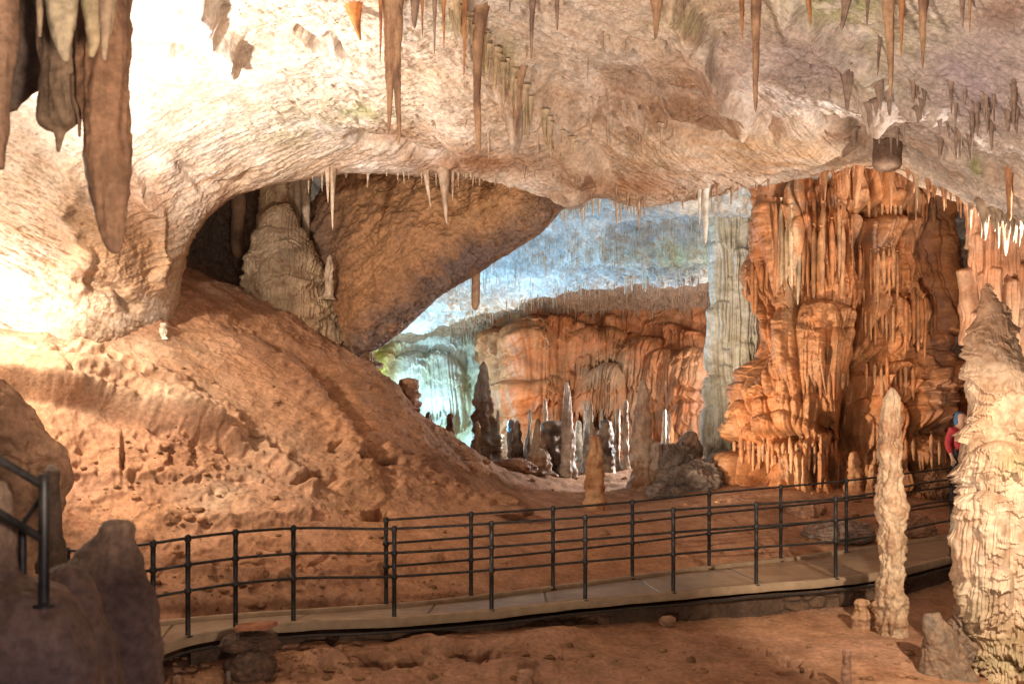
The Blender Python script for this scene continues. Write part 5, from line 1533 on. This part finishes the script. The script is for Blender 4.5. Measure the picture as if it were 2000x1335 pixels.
# stair railing close to the viewer at the left
root = empty('stair_railing', P(85, 1170, 4.5))
tag(root, 'dark blurred stair railing at the edge beside the dim rocks', 'railing')
for (px, top_, base_, Y, r) in ((86, 925, 1185, 4.5, .024), (44, 1015, 1195, 4.7, .019)):
    o = post_mesh('post', hgt(top_, base_, Y), r, M_STEEL, knob=False)
    o.parent = root
    o.location = P(px, base_, Y) - np.array(root.location)
for a, b, r in (((-60, 862, 4.2), (88, 950, 4.52), .020), ((-60, 966, 4.2), (90, 1056, 4.52), .020), ((42, 1026, 4.7), (84, 966, 4.53), .012)):
    o = tube('rail', np.linspace(P(*a), P(*b), 12), r, M_STEEL)
    parent_keep(o, root)

# stack of stones carrying a broken tile below the walkway
st = [(490, 1300, 46, 40), (470, 1256, 38, 20), (514, 1258, 30, 22), (498, 1240, 40, 10)]
labs = ['biggest brown block at the bottom of the stone stack below the walkway', 'dark flat stone in the stone stack, on the side of the dim rock', 'brown stone in the stone stack under the tile', 'thin top stone of the stack right under the tile']
for i, ((x, y, a, b), lb) in enumerate(zip(st, labs)):
    boulder('stone', x, y, 10.15 + .03 * i, a, b, lb, 'stone', (np.array((.17, .10, .065)), np.array((.085, .055, .045))), 50 + i * 3.3, rz=a, amp=.22, freq=1.8, nv=60, nu=80, ridge=.5, group='stones of the stack below the walkway')
c = P(498, 1227, 10.12)
V = []
for zz, sx in ((0, 1), (.045, 1), (.05, .94), (.05, 0.001)):
    V.append([c + np.array([(.20 + .02 * math.sin(3 * k)) * sx * (1 if math.cos(k) > 0 else -1) * abs(math.cos(k)) ** .35, .11 * sx * (1 if math.sin(k) > 0 else -1) * abs(math.sin(k)) ** .35, zz + .02 * math.cos(k)]) for k in np.linspace(0, 2 * math.pi, 40, endpoint=False)])
V = np.array(V)
o = mesh_grid('tile', V, lerp(np.array((.45, .20, .12)), np.array((.36, .16, .09)), np.clip(.5 + fbm(V * 9, 2), 0, 1)), M_CLAY, wrap=True)
tag(rebase(o, c), 'broken red tile lying on the stone stack at the walkway edge', 'tile')

# loose rubble and crumbs lying all over the floor and the slope
rg = np.random.RandomState(8)
th = np.linspace(0, math.pi, 5); ph = np.linspace(0, 2 * math.pi, 7, endpoint=False)
unit = np.stack([np.sin(th)[:, None] * np.cos(ph), np.sin(th)[:, None] * np.sin(ph), np.broadcast_to(np.cos(th)[:, None], (5, 7))], -1)
VS, QS, CS = [], [], []
zones = [(330, 1000, 700, 1150), (560, 1900, 1250, 1330), (300, 900, 1120, 1195), (1100, 1750, 960, 1090), (850, 1350, 890, 960), (150, 420, 860, 1080), (330, 700, 1265, 1330)]
iq = np.arange(35).reshape(5, 7); iq = np.concatenate([iq, iq[:, :1]], 1)
qd = np.stack([iq[:-1, :-1], iq[1:, :-1], iq[1:, 1:], iq[:-1, 1:]], -1).reshape(-1, 4)
for i in range(620):
    z_ = zones[rg.randint(len(zones))]
    c = floor_at(rg.uniform(z_[0], z_[1]), rg.uniform(z_[2], z_[3]))
    r_ = .012 + .05 * rg.rand() ** 4
    d = unit * (1 + .45 * (rg.rand(5, 7, 1) - .5)) * np.array([rg.uniform(.8, 1.6), rg.uniform(.7, 1.3), rg.uniform(.4, .9)]) * r_
    VS.append((d + c + np.array([0, 0, r_ * .15])).reshape(-1, 3)); QS.append(qd + 35 * i)
    CS.append(np.tile(np.array((.40, .22, .12)) * rg.uniform(.45, 1.15), (35, 1)))
o = mesh_raw('rubble', np.concatenate(VS), np.concatenate(QS), np.concatenate(CS), M_CLAY)
tag(o, 'loose crumbs of red brown rubble over the cave floor', kind='stuff')

# ------------------------------------------------------------------ visitor on the walkway beyond, half hidden by the great column
M_SKIN = simple_material('skin', (.50, .30, .21), .6, 0, .08, 12, .05)
M_BLUE = simple_material('blue_cloth', (.05, .13, .26), .85, 0, .25, 40, .3)
M_RED = simple_material('red_cloth', (.36, .035, .045), .85, 0, .25, 40, .3)
M_TROU = simple_material('dark_cloth', (.04, .04, .055), .9, 0, .25, 40, .3)


def skin_mesh(name, verts, edges, radii, mat, parent, levels=2, root_i=0):
    me = bpy.data.meshes.new(name)
    me.from_pydata([tuple(v) for v in verts], edges, [])
    o = bpy.data.objects.new(name, me)
    COL.objects.link(o)
    o.parent = parent
    sk = o.modifiers.new('skin', 'SKIN')
    for i, v in enumerate(me.skin_vertices[0].data):
        r_ = radii[i]
        v.radius = r_ if isinstance(r_, tuple) else (r_, r_)
        v.use_root = i == root_i
    ss = o.modifiers.new('smooth', 'SUBSURF')
    ss.levels = ss.render_levels = levels
    me.materials.append(mat)
    return o


gp_ = P(1878, 1010, 18.5)
gp_[2] = float(ground_z(gp_[0], gp_[1])) + .02
person = empty('person', gp_)
tag(person, 'person in a blue hood and red jacket standing behind the walkway bend', 'person')
bv = [(0, 0, .92), (0, .0, 1.12), (0, .02, 1.36), (0, .01, 1.47), (0, -.02, 1.60), (0, -.02, 1.70),
      (-.18, .02, 1.38), (-.25, .03, 1.12), (-.22, -.08, .90), (-.21, -.10, .84), (.18, .02, 1.38), (.24, .03, 1.12), (.22, -.06, .90), (.21, -.08, .84),
      (-.10, 0, .88), (-.11, -.02, .48), (-.12, .02, .08), (-.13, -.12, .04), (.10, 0, .88), (.11, .04, .48), (.12, .08, .08), (.13, -.06, .04)]
bed = [(0, 1), (1, 2), (2, 3), (3, 4), (4, 5), (2, 6), (6, 7), (7, 8), (8, 9), (2, 10), (10, 11), (11, 12), (12, 13), (0, 14), (14, 15), (15, 16), (16, 17), (0, 18), (18, 19), (19, 20), (20, 21)]
brd = [.13, .12, .13, .055, .095, .07, .06, .045, .032, .03, .06, .045, .032, .03, .085, .06, .042, .04, .085, .06, .042, .04]
for s_, w0 in ((-1, 9), (1, 13)):
    wx, wy, wz = bv[w0]
    for k, (fx, ln) in enumerate(((-.028, .075), (-.010, .085), (.009, .08), (.026, .065))):
        i0 = len(bv)
        bv += [(wx + fx * .8, wy - .005, wz - .05), (wx + fx, wy - .012, wz - .05 - ln * .55), (wx + fx, wy + .004, wz - .05 - ln)]
        bed += [(w0, i0), (i0, i0 + 1), (i0 + 1, i0 + 2)]
        brd += [.010, .009, .007]
    i0 = len(bv)
    bv += [(wx - s_ * .035, wy - .03, wz - .03), (wx - s_ * .045, wy - .045, wz - .07)]
    bed += [(w0, i0), (i0, i0 + 1)]
    brd += [.011, .009]
skin_mesh('body', bv, bed, brd, M_SKIN, person)
skin_mesh('jacket', [bv[0], bv[1], bv[2], (0, .02, 1.46), bv[6], bv[7], (-.222, -.07, .93), bv[10], bv[11], (.222, -.05, .93)], [(0, 1), (1, 2), (2, 3), (2, 4), (4, 5), (5, 6), (2, 7), (7, 8), (8, 9)], [.17, .155, .165, .085, .08, .065, .052, .08, .065, .052], M_RED, person)
skin_mesh('trousers', [(0, 0, .90), bv[14], bv[15], bv[16], bv[18], bv[19], bv[20]], [(0, 1), (1, 2), (2, 3), (0, 4), (4, 5), (5, 6)], [.15, .105, .08, .065, .105, .08, .065], M_TROU, person)
skin_mesh('hood', [(0, .06, 1.42), (0, .065, 1.55), (0, .06, 1.66), (0, .04, 1.73)], [(0, 1), (1, 2), (2, 3)], [.115, .118, .112, .07], M_BLUE, person)
M_EYE = simple_material('dark_eye', (.02, .015, .012), .3, 0, .1, 10, 0)
for s_ in (-1, 1):
    skin_mesh('eye', [(s_ * .034, -.112, 1.625), (s_ * .040, -.110, 1.625)], [(0, 1)], [.010, .009], M_EYE, person, 1)
skin_mesh('mouth', [(-.022, -.116, 1.555), (.022, -.116, 1.555)], [(0, 1)], [.006, .006], M_RED, person, 1)
skin_mesh('nose', [(0, -.10, 1.625), (0, -.130, 1.590)], [(0, 1)], [.010, .015], M_SKIN, person, 1)
for s_ in (-1, 1):
    skin_mesh('shoe', [(s_ * .125, .03 + s_ * .03, .05), (s_ * .13, -.13 + s_ * .03, .035)], [(0, 1)], [.06, .05], M_TROU, person, 1)
